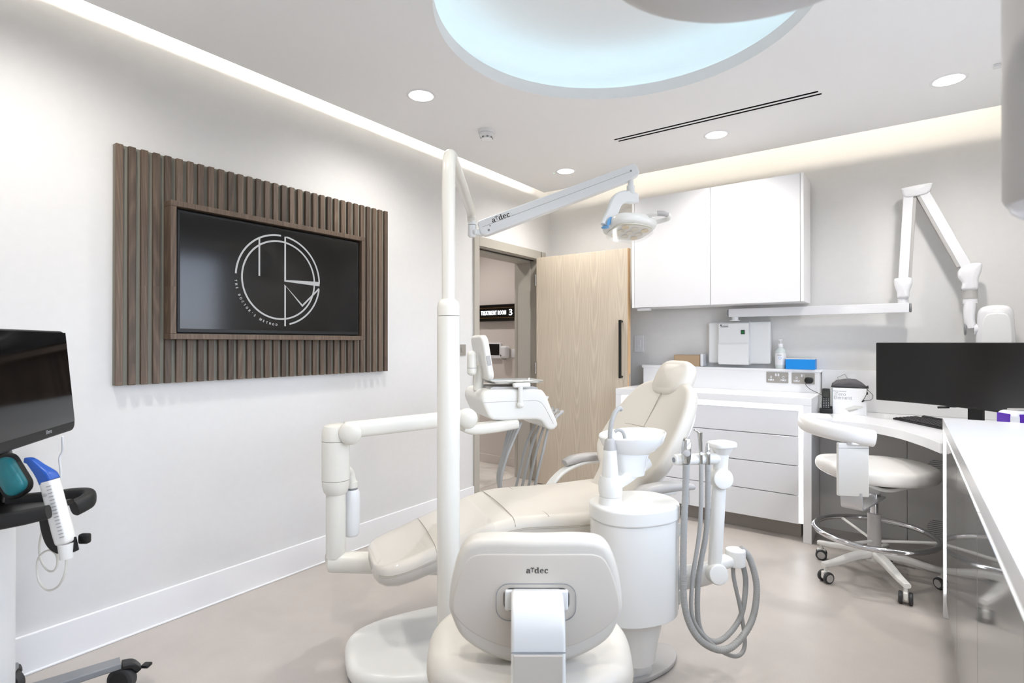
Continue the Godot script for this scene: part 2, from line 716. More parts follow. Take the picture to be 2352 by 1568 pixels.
func _structure() -> void:
	var b := MB.new()
	b.box(Vector3((XL - 0.26 + XR + 0.2) / 2, -0.05, (ZB + ZF) / 2), Vector3(XR + 0.2 - XL + 0.26, 0.1, ZF - ZB + 0.4))
	struct("floor", b, M.floor)
	b = MB.new()
	hole_wall(b, XL - 0.26, XL, ZF + 0.2, ZB - 0.2, 3.0, -3.365, -4.27, 0.0, 2.075)
	struct("wall_left", b, M.wall)
	b = MB.new()
	b.box(Vector3((XL + XR) / 2, 1.5, ZB - 0.1), Vector3(XR - XL, 3.0, 0.2))
	struct("wall_back", b, M.wall)
	b = MB.new()
	hole_wall(b, XR, XR + 0.2, ZF + 0.2, ZB - 0.2, 3.0, 0.85, -3.05, 1.12, 2.25)
	struct("wall_right", b, M.wall)
	b = MB.new()
	b.box(Vector3((XL + XR) / 2, 1.5, ZF + 0.1), Vector3(XR - XL, 3.0, 0.2))
	struct("wall_front", b, M.wall)
	b = MB.new()
	b.box(Vector3((XL + XR) / 2 - 0.03, 3.06, (ZB + ZF) / 2), Vector3(XR - XL + 0.46, 0.12, ZF - ZB + 0.4))
	struct("ceiling_slab", b, M.ceiling)
	# skirting on the left wall: board with a rounded ledge, and a bead of sealant at the floor
	b = MB.new()
	b.box(Vector3(XL + 0.009, 0.076, (ZF - 3.305) / 2), Vector3(0.018, 0.152, ZF + 3.305), 0.005)
	var bb := struct("baseboard_left", b, M.solid_white)
	b = MB.new()
	b.box(Vector3(XL + 0.021, 0.004, (ZF - 3.305) / 2), Vector3(0.012, 0.009, ZF + 3.305), 0.004)
	struct("sealant_bead", b, M.solid_white, bb)
	b = MB.new()
	b.box(Vector3(XL + 0.009, 0.076, (-4.36 + ZB) / 2), Vector3(0.018, 0.152, 0.105), 0.005)
	struct("return_board", b, M.solid_white, bb)
	# window in the right wall
	var w := Node3D.new()
	w.name = "window_1"
	add_child(w)
	w.set_meta("kind", "structure")
	b = MB.new()
	for i in 6:
		b.box(Vector3(XR + 0.07, 1.685, 0.825 - i * 0.77), Vector3(0.06, 1.13, 0.05), 0.006)
	for y in [1.145, 2.225]:
		b.box(Vector3(XR + 0.07, y, -1.1), Vector3(0.06, 0.05, 3.9), 0.006)
	part("window_frame", b, M.solid_white, w)
	for i in 5:
		b = MB.new()
		b.box(Vector3(XR + 0.07, 1.685, 0.44 - i * 0.77), Vector3(0.006, 1.03, 0.72))
		part("pane", b, M.glass, w)
	b = MB.new()
	b.box(Vector3(XR + 0.0, 1.11, -1.1), Vector3(0.1, 0.025, 3.96), 0.008)
	part("window_sill", b, M.solid_white, w)

const LIGHTS := [Vector2(-2.172, -2.15), Vector2(-2.192, -3.772), Vector2(-1.003, -3.692), Vector2(0.189, -3.63), Vector2(-2.172, -0.53), Vector2(-0.99, -0.53), Vector2(0.19, -0.53), Vector2(0.19, -2.13)]

func cut_round(c: CSGCombiner3D, at: Vector3, r: float, n: int) -> void:
	var k := CSGCylinder3D.new()
	k.operation = CSGShape3D.OPERATION_SUBTRACTION
	k.radius = r
	k.height = 0.2
	k.sides = n
	k.position = at
	k.material = M.ceiling
	c.add_child(k)

func _coves() -> void:
	# suspended ceiling, short of the left and back walls, with the round opening, the lamp holes and the air slots cut out
	var c := CSGCombiner3D.new()
	c.name = "ceiling"
	var x0 := XL + 0.10
	var z0 := ZB + 0.27
	var bx := CSGBox3D.new()
	bx.size = Vector3(XR - x0, 0.04, ZF - z0)
	bx.position = Vector3((x0 + XR) / 2, CEIL + 0.02, (z0 + ZF) / 2)
	bx.material = M.ceiling
	c.add_child(bx)
	cut_round(c, Vector3(DOME.x, CEIL, DOME.y), 0.777, 128)
	for l in LIGHTS:
		cut_round(c, Vector3(l.x, CEIL, l.y), 0.07, 40)
	for s in [0.0, 1.0]:
		var k := CSGBox3D.new()
		k.operation = CSGShape3D.OPERATION_SUBTRACTION
		k.size = Vector3(1.21, 0.2, 0.022)
		k.position = Vector3(-0.985 + 0.012 * s, CEIL, -3.382 - 0.042 * s)
		k.material = M.ceiling
		c.add_child(k)
	add_child(c)
	c.set_meta("kind", "structure")
	# upstands that close the coves behind the strips
	var b := MB.new()
	b.box(Vector3(x0 + 0.16, 2.845, (z0 + 0.16 + ZF) / 2), Vector3(0.02, 0.31, ZF - z0 - 0.16))
	struct("trim_1", b, M.ceiling)
	b = MB.new()
	b.box(Vector3((x0 + 0.15 + XR) / 2, 2.845, z0 + 0.16), Vector3(XR - x0 - 0.15, 0.31, 0.02))
	struct("trim_2", b, M.ceiling)
	# light strips in the coves
	b = MB.new()
	b.box(Vector3(x0 + 0.10, 2.73, (z0 + 0.1 + ZF) / 2), Vector3(0.012, 0.02, ZF - z0 - 0.1))
	tag(part("cove_led_strip", b, M.led_warm), "warm light strip hidden in the cove above the left wall", "light strip", "cove light strips")
	area("cove_light", Vector3(x0 + 0.085, 2.735, (z0 + 0.1 + ZF) / 2), Vector3(-1, 0.1, 0), Vector3.BACK, ZF - z0 - 0.1, 0.02, 1.0, Color(1.0, 0.972, 0.925))
	b = MB.new()
	b.box(Vector3((x0 + 0.1 + XR) / 2, 2.73, z0 + 0.10), Vector3(XR - x0 - 0.1, 0.02, 0.012))
	tag(part("cove_led_strip", b, M.led_warm), "warm light strip hidden in the cove above the back wall", "light strip", "cove light strips")
	area("cove_light", Vector3((x0 + 0.1 + XR) / 2, 2.735, z0 + 0.085), Vector3(0, 0.1, -1), Vector3.RIGHT, XR - x0 - 0.1, 0.02, 0.42, Color(1.0, 0.955, 0.88))
	# round recess above the opening
	b = MB.new()
	var inner := [Vector2(0.777, 2.69), Vector2(0.777, 2.712), Vector2(0.79, 2.712), Vector2(0.79, 2.692), Vector2(0.95, 2.692), Vector2(0.95, 2.84)]
	for i in 7:
		var a := PI / 2 * i / 6
		inner.append(Vector2(0.87 + 0.08 * cos(a), 2.84 + 0.08 * sin(a)))
	inner.append_array([Vector2(0.0, 2.935), Vector2(0.0, 2.955), Vector2(0.97, 2.955), Vector2(0.97, 2.69), Vector2(0.777, 2.69)])
	b.lathe(inner, 96, Transform3D(Basis(), Vector3(DOME.x, 0, DOME.y)))
	var rec := struct("ceiling_recess", b, M.ceiling)
	b = MB.new()
	b.lathe([Vector2(0.815, 2.692), Vector2(0.83, 2.692), Vector2(0.83, 2.71), Vector2(0.815, 2.71), Vector2(0.815, 2.692)], 96, Transform3D(Basis(), Vector3(DOME.x, 0, DOME.y)))
	part("ring_led_strip", b, M.led_cyan, rec, "pale blue light strip")
	for i in 16:
		var a := TAU * (i + 0.5) / 16
		var o := Vector3(cos(a), 0, sin(a))
		area("recess_light", Vector3(DOME.x, 2.715, DOME.y) + o * 0.825, Vector3(0, 1, 0) + o * 0.55, o.cross(Vector3.UP), 0.32, 0.016, 0.0085, Color(0.84, 0.955, 1.0))

func _ceiling_things() -> void:
	var labels := ["round recessed downlight between the wall screen and the ceiling recess", "round recessed downlight with tiny green indicator above the oak door", "round recessed downlight behind the air slots above the upper cabinet", "round recessed downlight above the computer desk", "round recessed downlight above the scanner cart", "round recessed downlight over the floor between cart and grey column", "round recessed downlight beside the grey column on the ceiling", "round recessed downlight above the middle of the right-hand worktop"]
	var cup := MB.new()
	cup.lathe([Vector2(0.066, 0.0), Vector2(0.069, 0.0), Vector2(0.072, 0.045), Vector2(0.06, 0.075), Vector2(0.055, 0.075), Vector2(0.062, 0.045), Vector2(0.066, 0.0)], 40)
	var ring := MB.new()
	ring.lathe([Vector2(0.065, 0.0), Vector2(0.068, -0.003), Vector2(0.079, -0.002), Vector2(0.081, 0.0), Vector2(0.065, 0.0)], 48)
	var disc := MB.new()
	disc.lathe([Vector2(0.0, 0.034), Vector2(0.064, 0.034), Vector2(0.064, 0.04), Vector2(0.0, 0.04)], 40)
	var cm := cup.mesh()
	var rm := ring.mesh()
	var dm := disc.mesh()
	for i in LIGHTS.size():
		var l: Vector2 = LIGHTS[i]
		var t := thing("downlight", labels[i], "ceiling light", Vector3(l.x, CEIL, l.y), 0.0, "recessed downlights")
		pm("reflector", cm, M.solid_white, t)
		pm("trim_ring", rm, M.solid_white, t)
		pm("lamp_lens", dm, M.lens_glow, t)
		if i == 1:
			var g := MB.new()
			g.ball(Vector3(-0.105, -0.001, 0.01), Vector3(0.005, 0.003, 0.005), 10)
			part("indicator", g, glow(Color(0.3, 0.95, 0.6), 0.9), t, "tiny green indicator")
		spot("downlight_beam", Vector3(l.x, CEIL - 0.006, l.y), Vector3.DOWN, 0.9, Color(1.0, 0.985, 0.965), 80.0, 0.055)
	# smoke detector
	var s := thing("smoke_detector", "white round smoke detector on the ceiling", "smoke detector", Vector3(-2.19, CEIL, -2.757))
	var b := MB.new()
	b.lathe([Vector2(0.0, 0.0), Vector2(0.054, 0.0), Vector2(0.054, -0.014), Vector2(0.050, -0.018), Vector2(0.0, -0.018)], 40)
	part("base", b, M.solid_white, s)
	b = MB.new()
	b.lathe([Vector2(0.0, -0.018), Vector2(0.050, -0.02), Vector2(0.049, -0.035), Vector2(0.038, -0.042), Vector2(0.036, -0.055), Vector2(0.0, -0.056)], 40)
	part("sensor_head", b, M.solid_white, s)
	for i in 8:
		var a := TAU * i / 8
		b = MB.new()
		b.box(Vector3(cos(a) * 0.0385, -0.0475, sin(a) * 0.0385), Vector3(0.004, 0.009, 0.012), 0.0, 0, Basis(Vector3.UP, -a))
		part("vent_slot", b, M.mid_grey, s)
	# linear air diffuser in the slots
	var d := thing("air_diffuser", "long twin-slot air diffuser in the ceiling", "air vent", Vector3(-0.985, CEIL, -3.40))
	for k in 2:
		b = MB.new()
		b.box(Vector3(0.012 * k, 0.045, 0.018 - 0.042 * k), Vector3(1.23, 0.006, 0.034))
		for q in [-1, 1]:
			b.box(Vector3(0.012 * k, 0.0225, 0.018 - 0.042 * k + q * 0.0098), Vector3(1.208, 0.043, 0.002))
		part("slot", b, M.black, d)
	b = MB.new()
	b.box(Vector3(0.374, CEIL - 0.008, -3.57), Vector3(0.032, 0.016, 0.032), 0.004)
	tag(part("ceiling_sensor", b, M.solid_white), "small square white sensor on the ceiling near the grey column", "sensor")

# ---------------------------------------------------------------- doorway and corridor
func _doorway() -> void:
	var b := MB.new()
	b.box(Vector3(-4.4, -0.05, -3.7), Vector3(2.76, 0.1, 2.4))
	struct("floor_corridor", b, M.marble)
	b = MB.new()
	b.box(Vector3(-4.4, 1.3, -4.68), Vector3(2.76, 2.6, 0.2))
	struct("wall_corridor", b, M.corridor)
	b = MB.new()
	b.box(Vector3(-4.4, 1.3, -2.6), Vector3(2.76, 2.6, 0.2))
	struct("wall_corridor_near", b, M.corridor)
	b = MB.new()
	b.box(Vector3(-5.85, 1.3, -3.65), Vector3(0.2, 2.6, 2.3))
	struct("wall_corridor_end", b, M.corridor)
	b = MB.new()
	b.box(Vector3(-4.4, 2.65, -3.65), Vector3(3.1, 0.1, 2.3))
	struct("ceiling_corridor", b, M.ceiling)
	b = MB.new()
	b.box(Vector3(-4.4, 0.045, -4.573), Vector3(2.7, 0.09, 0.014), 0.003)
	struct("baseboard_corridor", b, M.corridor)
	for x in [-3.55, -4.7]:
		var t := thing("downlight", "round downlight in the corridor ceiling just beyond the doorway" if x > -4 else "round downlight farther along the corridor ceiling", "ceiling light", Vector3(x, 2.6, -3.95), 0.0, "recessed downlights")
		b = MB.new()
		b.lathe([Vector2(0.0, 0.0), Vector2(0.065, 0.0), Vector2(0.065, -0.004), Vector2(0.0, -0.004)], 32)
		part("lamp_lens", b, M.lens_glow, t)
		spot("corridor_beam", Vector3(x, 2.59, -3.95), Vector3.DOWN, 1.3, Color(1.0, 0.97, 0.95), 70.0, 0.06)
	# grey door lining and architrave
	var f := Node3D.new()
	f.name = "trim_3"
	add_child(f)
	f.set_meta("kind", "structure")
	b = MB.new()
	b.box(Vector3(XL + 0.006, 1.065, -3.3375), Vector3(0.024, 2.13, 0.06), 0.003)
	part("architrave", b, M.frame, f)
	b = MB.new()
	b.box(Vector3(XL + 0.006, 1.065, -4.3125), Vector3(0.024, 2.13, 0.09), 0.003)
	part("architrave", b, M.frame, f)
	b = MB.new()
	b.box(Vector3(XL + 0.006, 2.092, -3.825), Vector3(0.024, 0.076, 0.915), 0.003)
	part("architrave", b, M.frame, f)
	b = MB.new()
	b.box(Vector3(XL - 0.13, 1.0275, -3.372), Vector3(0.264, 2.055, 0.03))
	part("lining", b, M.frame, f)
	b = MB.new()
	b.box(Vector3(XL - 0.13, 1.0275, -4.255), Vector3(0.264, 2.055, 0.03))
	part("lining", b, M.frame, f)
	b = MB.new()
	b.box(Vector3(XL - 0.13, 2.062, -3.8135), Vector3(0.264, 0.03, 0.853))
	part("lining", b, M.frame, f)
	b = MB.new()
	b.box(Vector3(XL - 0.14, 1.02, -4.229), Vector3(0.14, 2.04, 0.022), 0.003)
	b.box(Vector3(XL - 0.14, 1.02, -3.398), Vector3(0.14, 2.04, 0.022), 0.003)
	b.box(Vector3(XL - 0.14, 2.036, -3.8135), Vector3(0.14, 0.022, 0.81), 0.003)
	part("door_stop", b, M.frame, f)
	b = MB.new()
	b.box(Vector3(XL - 0.045, 2.0445, -3.8135), Vector3(0.02, 0.006, 0.84))
	part("seal", b, M.black, f)
	# oak door, open against the back wall
	var d := Node3D.new()
	d.name = "door_1"
	add_child(d)
	d.position = Vector3(-2.716, 0.0, -4.168)
	d.set_meta("kind", "structure")
	b = MB.new()
	b.box(Vector3(0.443, 1.03, 0), Vector3(0.886, 2.045, 0.044), 0.0015)
	part("leaf", b, M.oak, d)
	b = MB.new()
	b.box(Vector3(0.890, 1.03, 0), Vector3(0.008, 2.045, 0.044), 0.0015)
	part("lipping", b, M.oak_edge, d)
	b = MB.new()
	b.box(Vector3(0.895, 0.93, 0), Vector3(0.003, 0.19, 0.022), 0.001)
	part("lock_plate", b, M.steel, d)
	var h := MB.new()
	h.box(Vector3(0.838, 1.229, 0.062), Vector3(0.02, 0.475, 0.02), 0.003)
	var hm := part("handle", h, M.black, d, "black pull handle")
	h = MB.new()
	for y in [1.003, 1.455]:
		h.cyl(Vector3(0.838, y, 0.02), Vector3(0.838, y, 0.058), 0.009, 16)
	part("post", h, M.black, hm)
	for y in [0.25, 1.05, 1.85]:
		b = MB.new()
		b.cyl(Vector3(-0.012, y - 0.05, 0.02), Vector3(-0.012, y + 0.05, 0.02), 0.008, 14)
		part("hinge", b, M.steel, d)
	# room sign on the corridor wall
	var s := thing("room_sign", "black illuminated sign reading TREATMENT ROOM 3", "sign", Vector3(-3.495, 1.594, -4.58))
	b = MB.new()
	b.box(Vector3(0, 0, 0.026), Vector3(0.545, 0.178, 0.05), 0.012, 3)
	part("sign_box", b, M.black_gloss, s)
	var brass := mat(Color(0.62, 0.47, 0.28), 0.3, 0.8)
	for y in [-0.052, 0.052]:
		b = MB.new()
		b.box(Vector3(0, y, 0.0515), Vector3(0.50, 0.004, 0.002))
		part("brass_line", b, brass, s)
	var lit := glow(Color(0.95, 0.97, 1.0), 1.3)
	text("sign_lettering", "TREATMENT ROOM", 0.062, lit, s, Transform3D(Basis.from_scale(Vector3(0.60, 0.95, 1)), Vector3(-0.012, 0.0, 0.0525)), "Droid Sans", true, 0.002)
	text("sign_numeral", "3", 0.085, lit, s, Transform3D(Basis(), Vector3(0.212, 0.0, 0.0525)), "Droid Sans", true, 0.002)
	# things on the corridor wall
	var t := thing("wall_tablet", "white-framed tablet screen on the corridor wall below the sign", "tablet", Vector3(-3.544, 1.197, -4.58))
	b = MB.new()
	b.box(Vector3(0, 0, 0.014), Vector3(0.225, 0.165, 0.026), 0.008, 3)
	part("case", b, M.gloss_white, t)
	b = MB.new()
	b.box(Vector3(0, 0.012, 0.0275), Vector3(0.192, 0.118, 0.002))
	part("screen", b, M.black_gloss, t)
	b = MB.new()
	b.cyl(Vector3(0, -0.066, 0.026), Vector3(0, -0.066, 0.029), 0.006, 16)
	part("home_button", b, M.grey_plastic, t)
	t = thing("soap_dispenser", "white hand gel dispenser on the corridor wall beside the tablet", "dispenser", Vector3(-3.368, 1.178, -4.58))
	b = MB.new()
	b.box(Vector3(0, 0.005, 0.04), Vector3(0.09, 0.13, 0.08), 0.025, 5)
	part("body", b, M.gloss_white, t)
	b = MB.new()
	b.box(Vector3(0.0, -0.062, 0.045), Vector3(0.04, 0.018, 0.03), 0.006)
	part("nozzle", b, M.mid_grey, t)
	b = MB.new()
	b.ball(Vector3(-0.022, -0.028, 0.078), Vector3(0.009, 0.009, 0.006), 12)
	part("sensor_eye", b, M.black, t)
	t = thing("light_switch", "white wall switch beside the gel dispenser in the corridor", "switch", Vector3(-3.262, 1.172, -4.58))
	b = MB.new()
	b.box(Vector3(0, 0, 0.005), Vector3(0.086, 0.086, 0.009), 0.003)
	part("plate", b, M.gloss_white, t)
	b = MB.new()
	b.box(Vector3(0, 0, 0.011), Vector3(0.022, 0.04, 0.006), 0.002)
	part("rocker", b, M.gloss_white, t)
	# grey switch plate on the left wall by the door
	t = thing("light_switch", "grey metal switch plate beside the door frame", "switch", Vector3(XL, 1.225, -3.172))
	b = MB.new()
	b.box(Vector3(0.003, 0, 0), Vector3(0.006, 0.086, 0.086), 0.002)
	part("plate", b, M.satin, t)
	b = MB.new()
	b.box(Vector3(0.008, 0, 0), Vector3(0.006, 0.036, 0.022), 0.002)
	part("rocker", b, M.satin, t)
	# white switch plate on the back wall beside the door's edge
	t = thing("light_switch", "white switch plate on the back wall beside the door edge", "switch", Vector3(-1.862, 1.272, ZB))
	b = MB.new()
	b.box(Vector3(0, 0, 0.005), Vector3(0.086, 0.146, 0.01), 0.003)
	part("plate", b, M.gloss_white, t)
	b = MB.new()
	b.box(Vector3(0, 0, 0.012), Vector3(0.03, 0.06, 0.006), 0.002)
	part("rocker", b, M.gloss_white, t)

# ---------------------------------------------------------------- slatted panel and wall screen
func ribbon(mb: MB, pts: PackedVector2Array, w: float, depth: float, close := false) -> void:
	# a flat band along 2-D points, local xy, thickness along z
	var n := pts.size()
	var l := PackedVector2Array()
	var r := PackedVector2Array()
	for i in n:
		var a := pts[(i + n - 1) % n] if close or i > 0 else pts[i]
		var c := pts[(i + 1) % n] if close or i < n - 1 else pts[i]
		var d := (c - a).normalized()
		var m := Vector2(-d.y, d.x)
		if (close or (i > 0 and i < n - 1)):
			var d0 := (pts[i] - a).normalized()
			var k := maxf(0.35, m.dot(Vector2(-d0.y, d0.x)))
			m /= k
		l.append(pts[i] + m * w / 2)
		r.append(pts[i] - m * w / 2)
	var t := []
	for i in n + (1 if close else 0):
		var j := i % n
		t.append(PackedVector3Array([Vector3(l[j].x, l[j].y, 0), Vector3(r[j].x, r[j].y, 0), Vector3(r[j].x, r[j].y, depth), Vector3(l[j].x, l[j].y, depth)]))
	mb.loft(t, true, not close, not close)

func arc2(r: float, a0: float, a1: float, n := 40) -> PackedVector2Array:
	var o := PackedVector2Array()
	for i in n + 1:
		var a := deg_to_rad(lerpf(a0, a1, float(i) / n))
		o.append(Vector2(cos(a), sin(a)) * r)
	return o

func _wall_panel() -> void:
	# local frame of the left wall: +x along the wall away from the door end is world -z, +z out into the room
	var p := thing("slat_panel", "dark walnut slatted panel on the white left wall around the screen", "wall panel", Vector3(XL, 1.096, -0.893), PI / 2)
	var b := MB.new()
	b.box(Vector3(0.754, 0.519, 0.011), Vector3(1.507, 1.037, 0.02))
	part("backing", b, M.backing, p)
	var sm := MB.new()
	sm.box(Vector3(0, 0.519, 0.0295), Vector3(0.0275, 1.038, 0.017), 0.0018, 1)
	var slat := sm.mesh()
	for i in 32:
		var o := pm("slat", slat, M.walnut[(i * 7 + i / 3) % 4], p)
		o.position.x = 0.01375 + i * (1.508 - 0.0275) / 31
	# wooden box frame
	var fx0 := 0.187
	var fx1 := 1.268
	var fy0 := 0.20
	var fy1 := 0.825
	var fr := thing("screen_frame", "walnut box frame around the wall screen", "frame", Vector3(XL, 1.096, -0.893), PI / 2)
	for e in [[(fx0 + fx1) / 2, fy0 + 0.0125, fx1 - fx0, 0.025], [(fx0 + fx1) / 2, fy1 - 0.0125, fx1 - fx0, 0.025], [fx0 + 0.0125, (fy0 + fy1) / 2, 0.025, fy1 - fy0 - 0.05], [fx1 - 0.0125, (fy0 + fy1) / 2, 0.025, fy1 - fy0 - 0.05]]:
		b = MB.new()
		b.box(Vector3(e[0], e[1], 0.0718), Vector3(e[2], e[3], 0.0664), 0.0015, 1)
		part("frame_rail", b, M.walnut[2], fr)
	b = MB.new()
	b.box(Vector3((fx0 + fx1) / 2, (fy0 + fy1) / 2, 0.0495), Vector3(fx1 - fx0 - 0.052, fy1 - fy0 - 0.052, 0.011))
	part("back_board", b, M.black, fr)
	# screen
	var cx := (fx0 + fx1) / 2
	var cy := (fy0 + fy1) / 2
	var tv := thing("wall_screen", "black wall screen showing a thin white circular line emblem", "screen", Vector3(XL, 1.096, -0.893), PI / 2)
	b = MB.new()
	b.box(Vector3(cx, cy - 0.002, 0.072), Vector3(1.012, 0.558, 0.032), 0.003)
	part("bezel", b, M.black, tv)
	b = MB.new()
	b.box(Vector3(cx, cy + 0.002, 0.0885), Vector3(0.990, 0.530, 0.002))
	var face := part("display", b, M.screen, tv)
	var line := glow(Color(0.76, 0.765, 0.77), 0.62)
	line.albedo_color = Color(0.05, 0.05, 0.05)
	var k := MB.new()
	var R := 0.236
	var R2 := 0.205
	var w := 0.0088
	ribbon(k, arc2(R, 89, 177), w, 0.0006)
	ribbon(k, arc2(R2, 0, 354, 72), w, 0.0006, true)
	ribbon(k, PackedVector2Array([Vector2(-0.115, 0.206), Vector2(-0.115, 0.012)]), w, 0.0007)
	var dd := PackedVector2Array([Vector2(0.028, 0.0)])
	dd.append_array(PackedVector2Array([Vector2(0.028, 0.234)]))
	dd.append_array(arc2(R, 80, 0, 30))
	ribbon(k, dd, w, 0.0008, true)
	var mm := PackedVector2Array([Vector2(0.028, -0.242), Vector2(0.028, -0.024), Vector2(0.130, -0.128), Vector2(0.2348, -0.026)])
	mm.append_array(arc2(R, -9, -77, 30))
	ribbon(k, mm, w, 0.0009)
	var lo := part("emblem", k, line, face, "thin pale circle with line letters")
	lo.position = Vector3(cx - 0.005, cy + 0.002, 0.0897)
	var words := "THE DOCTOR'S METHOD"
	for i in words.length():
		if words[i] == " ":
			continue
		var a := deg_to_rad(lerpf(185.5, 265.0, i / 18.0))
		var rr := R + 0.001
		var xf := Transform3D(Basis(Vector3.BACK, a + PI / 2), Vector3(cx - 0.005 + cos(a) * rr, cy + 0.002 + sin(a) * rr, 0.0897))
		text("letter", words[i], 0.0165, line, tv, xf, "Droid Sans", true, 0.0006)

# ---------------------------------------------------------------- fitted furniture
const TOP := 0.925

func _cabinets() -> void:
	# worktop with waterfall ends and a lit border
	var w := thing("worktop", "white worktop with waterfall ends and lit border along the back wall", "worktop", Vector3(-1.155, 0, -3.92))
	var b := MB.new()
	b.box(Vector3(0, TOP - 0.024, -0.272), Vector3(1.35, 0.048, 0.544), 0.002)
	part("top_slab", b, M.solid_white, w)
	for s in [-1, 1]:
		b = MB.new()
		b.box(Vector3(s * 0.651, (TOP - 0.048) / 2, -0.272), Vector3(0.048, TOP - 0.048, 0.544), 0.002)
		part("end_panel", b, M.solid_white, w)
	b = MB.new()
	b.box(Vector3(0, 0.863, -0.022), Vector3(1.25, 0.026, 0.02))
	part("led_strip", b, M.led, w, "glowing white strip")
	for s in [-1, 1]:
		b = MB.new()
		b.box(Vector3(s * 0.612, 0.483, -0.022), Vector3(0.028, 0.734, 0.02))
		part("led_strip", b, M.led, w, "glowing white strip")
	area("worktop_light", Vector3(-1.155, 0.863, -3.928), Vector3(0, -0.25, 1), Vector3.RIGHT, 1.2, 0.02, 0.10, Color(0.97, 0.98, 1.0))
	for s in [-1, 1]:
		area("worktop_light", Vector3(-1.155 + s * 0.612, 0.483, -3.928), Vector3(0, 0, 1), Vector3.UP, 0.72, 0.02, 0.06, Color(0.97, 0.98, 1.0))
	for k in 2:
		var u := thing("drawer_unit", ["white four-drawer cabinet under the worktop on the door side", "white four-drawer cabinet under the worktop on the desk side"][k], "cabinet", Vector3(-1.5055 + k * 0.5985, 0, -3.92), 0.0, "drawer units under the worktop")
		var dw := 0.489 + k * 0.218
		b = MB.new()
		b.box(Vector3(0, 0.48, -0.287), Vector3(dw, 0.74, 0.51))
		part("carcass", b, M.solid_white, u)
		b = MB.new()
		b.box(Vector3(0, 0.054, -0.32), Vector3(dw, 0.108, 0.44))
		part("plinth", b, M.toe, u, "grey-brown recessed plinth")
		for y in [[0.112, 0.292], [0.297, 0.482], [0.487, 0.672], [0.677, 0.843]]:
			b = MB.new()
			b.box(Vector3(0, (y[0] + y[1]) / 2, -0.018), Vector3(dw - 0.002, y[1] - y[0], 0.02), 0.0012, 1)
			part("drawer", b, M.gloss_white, u)
	# raised ledge against the wall
	var l := thing("ledge", "raised white ledge with sockets at the back of the worktop", "ledge", Vector3(-1.133, TOP, ZB))
	b = MB.new()
	b.box(Vector3(0, 0.074, 0.052), Vector3(1.30, 0.148, 0.104), 0.001, 1)
	part("riser", b, M.solid_white, l)
	b = MB.new()
	b.box(Vector3(0, 0.157, 0.056), Vector3(1.316, 0.018, 0.112), 0.002)
	part("ledge_top", b, M.solid_white, l)
	# sockets
	for k in 2:
		var s := thing("double_socket", ["brushed metal double socket plate with both outlets empty", "brushed metal double socket plate with a black plug in it"][k], "socket", Vector3(-0.754 + k * 0.168, 1.0265, ZB + 0.104), 0.0, "sockets on the ledge")
		b = MB.new()
		b.box(Vector3(0, 0, 0.003), Vector3(0.146, 0.078, 0.006), 0.003)
		part("plate", b, M.satin, s)
		for i in 2:
			var x := -0.041 + i * 0.082
			b = MB.new()
			b.box(Vector3(x, -0.018, 0.0065), Vector3(0.038, 0.012, 0.003), 0.001, 1)
			b.box(Vector3(x, 0.003, 0.0065), Vector3(0.011, 0.017, 0.003), 0.001, 1)
			part("insert", b, M.gloss_white, s, "white socket insert")
			b = MB.new()
			b.box(Vector3(x, 0.003, 0.0085), Vector3(0.0035, 0.007, 0.001))
			part("pin_hole", b, M.black, s)
			for q in [-1, 1]:
				b = MB.new()
				b.box(Vector3(x + q * 0.0105, -0.018, 0.0085), Vector3(0.006, 0.0035, 0.001))
				part("pin_hole", b, M.black, s)
			b = MB.new()
			b.box(Vector3(-0.0085 + i * 0.017, 0.02, 0.008), Vector3(0.011, 0.02, 0.008), 0.002)
			part("switch", b, M.grey_plastic if k == 1 and i == 1 else M.gloss_white, s)

func _upper_cabinet() -> void:
	var u := thing("upper_cabinet", "white two-door wall cabinet above the worktop", "cabinet", Vector3(-1.1645, 1.56, ZB))
	var b := MB.new()
	b.box(Vector3(0, 0.435, 0.1725), Vector3(1.192, 0.868, 0.301))
	part("carcass", b, M.solid_white, u)
	for s in [-1, 1]:
		b = MB.new()
		b.box(Vector3(s * 0.605, 0.435, 0.1835), Vector3(0.019, 0.87, 0.323), 0.001, 1)
		part("side_panel", b, M.solid_white, u)
	for s in [-1, 1]:
		b = MB.new()
		b.box(Vector3(s * 0.2975, 0.435, 0.3345), Vector3(0.5915, 0.868, 0.021), 0.0012, 1)
		part("door", b, M.gloss_white, u)
	b = MB.new()
	b.box(Vector3(-0.53, -0.012, 0.30), Vector3(0.10, 0.022, 0.05), 0.004)
	part("driver_box", b, M.solid_white, u)

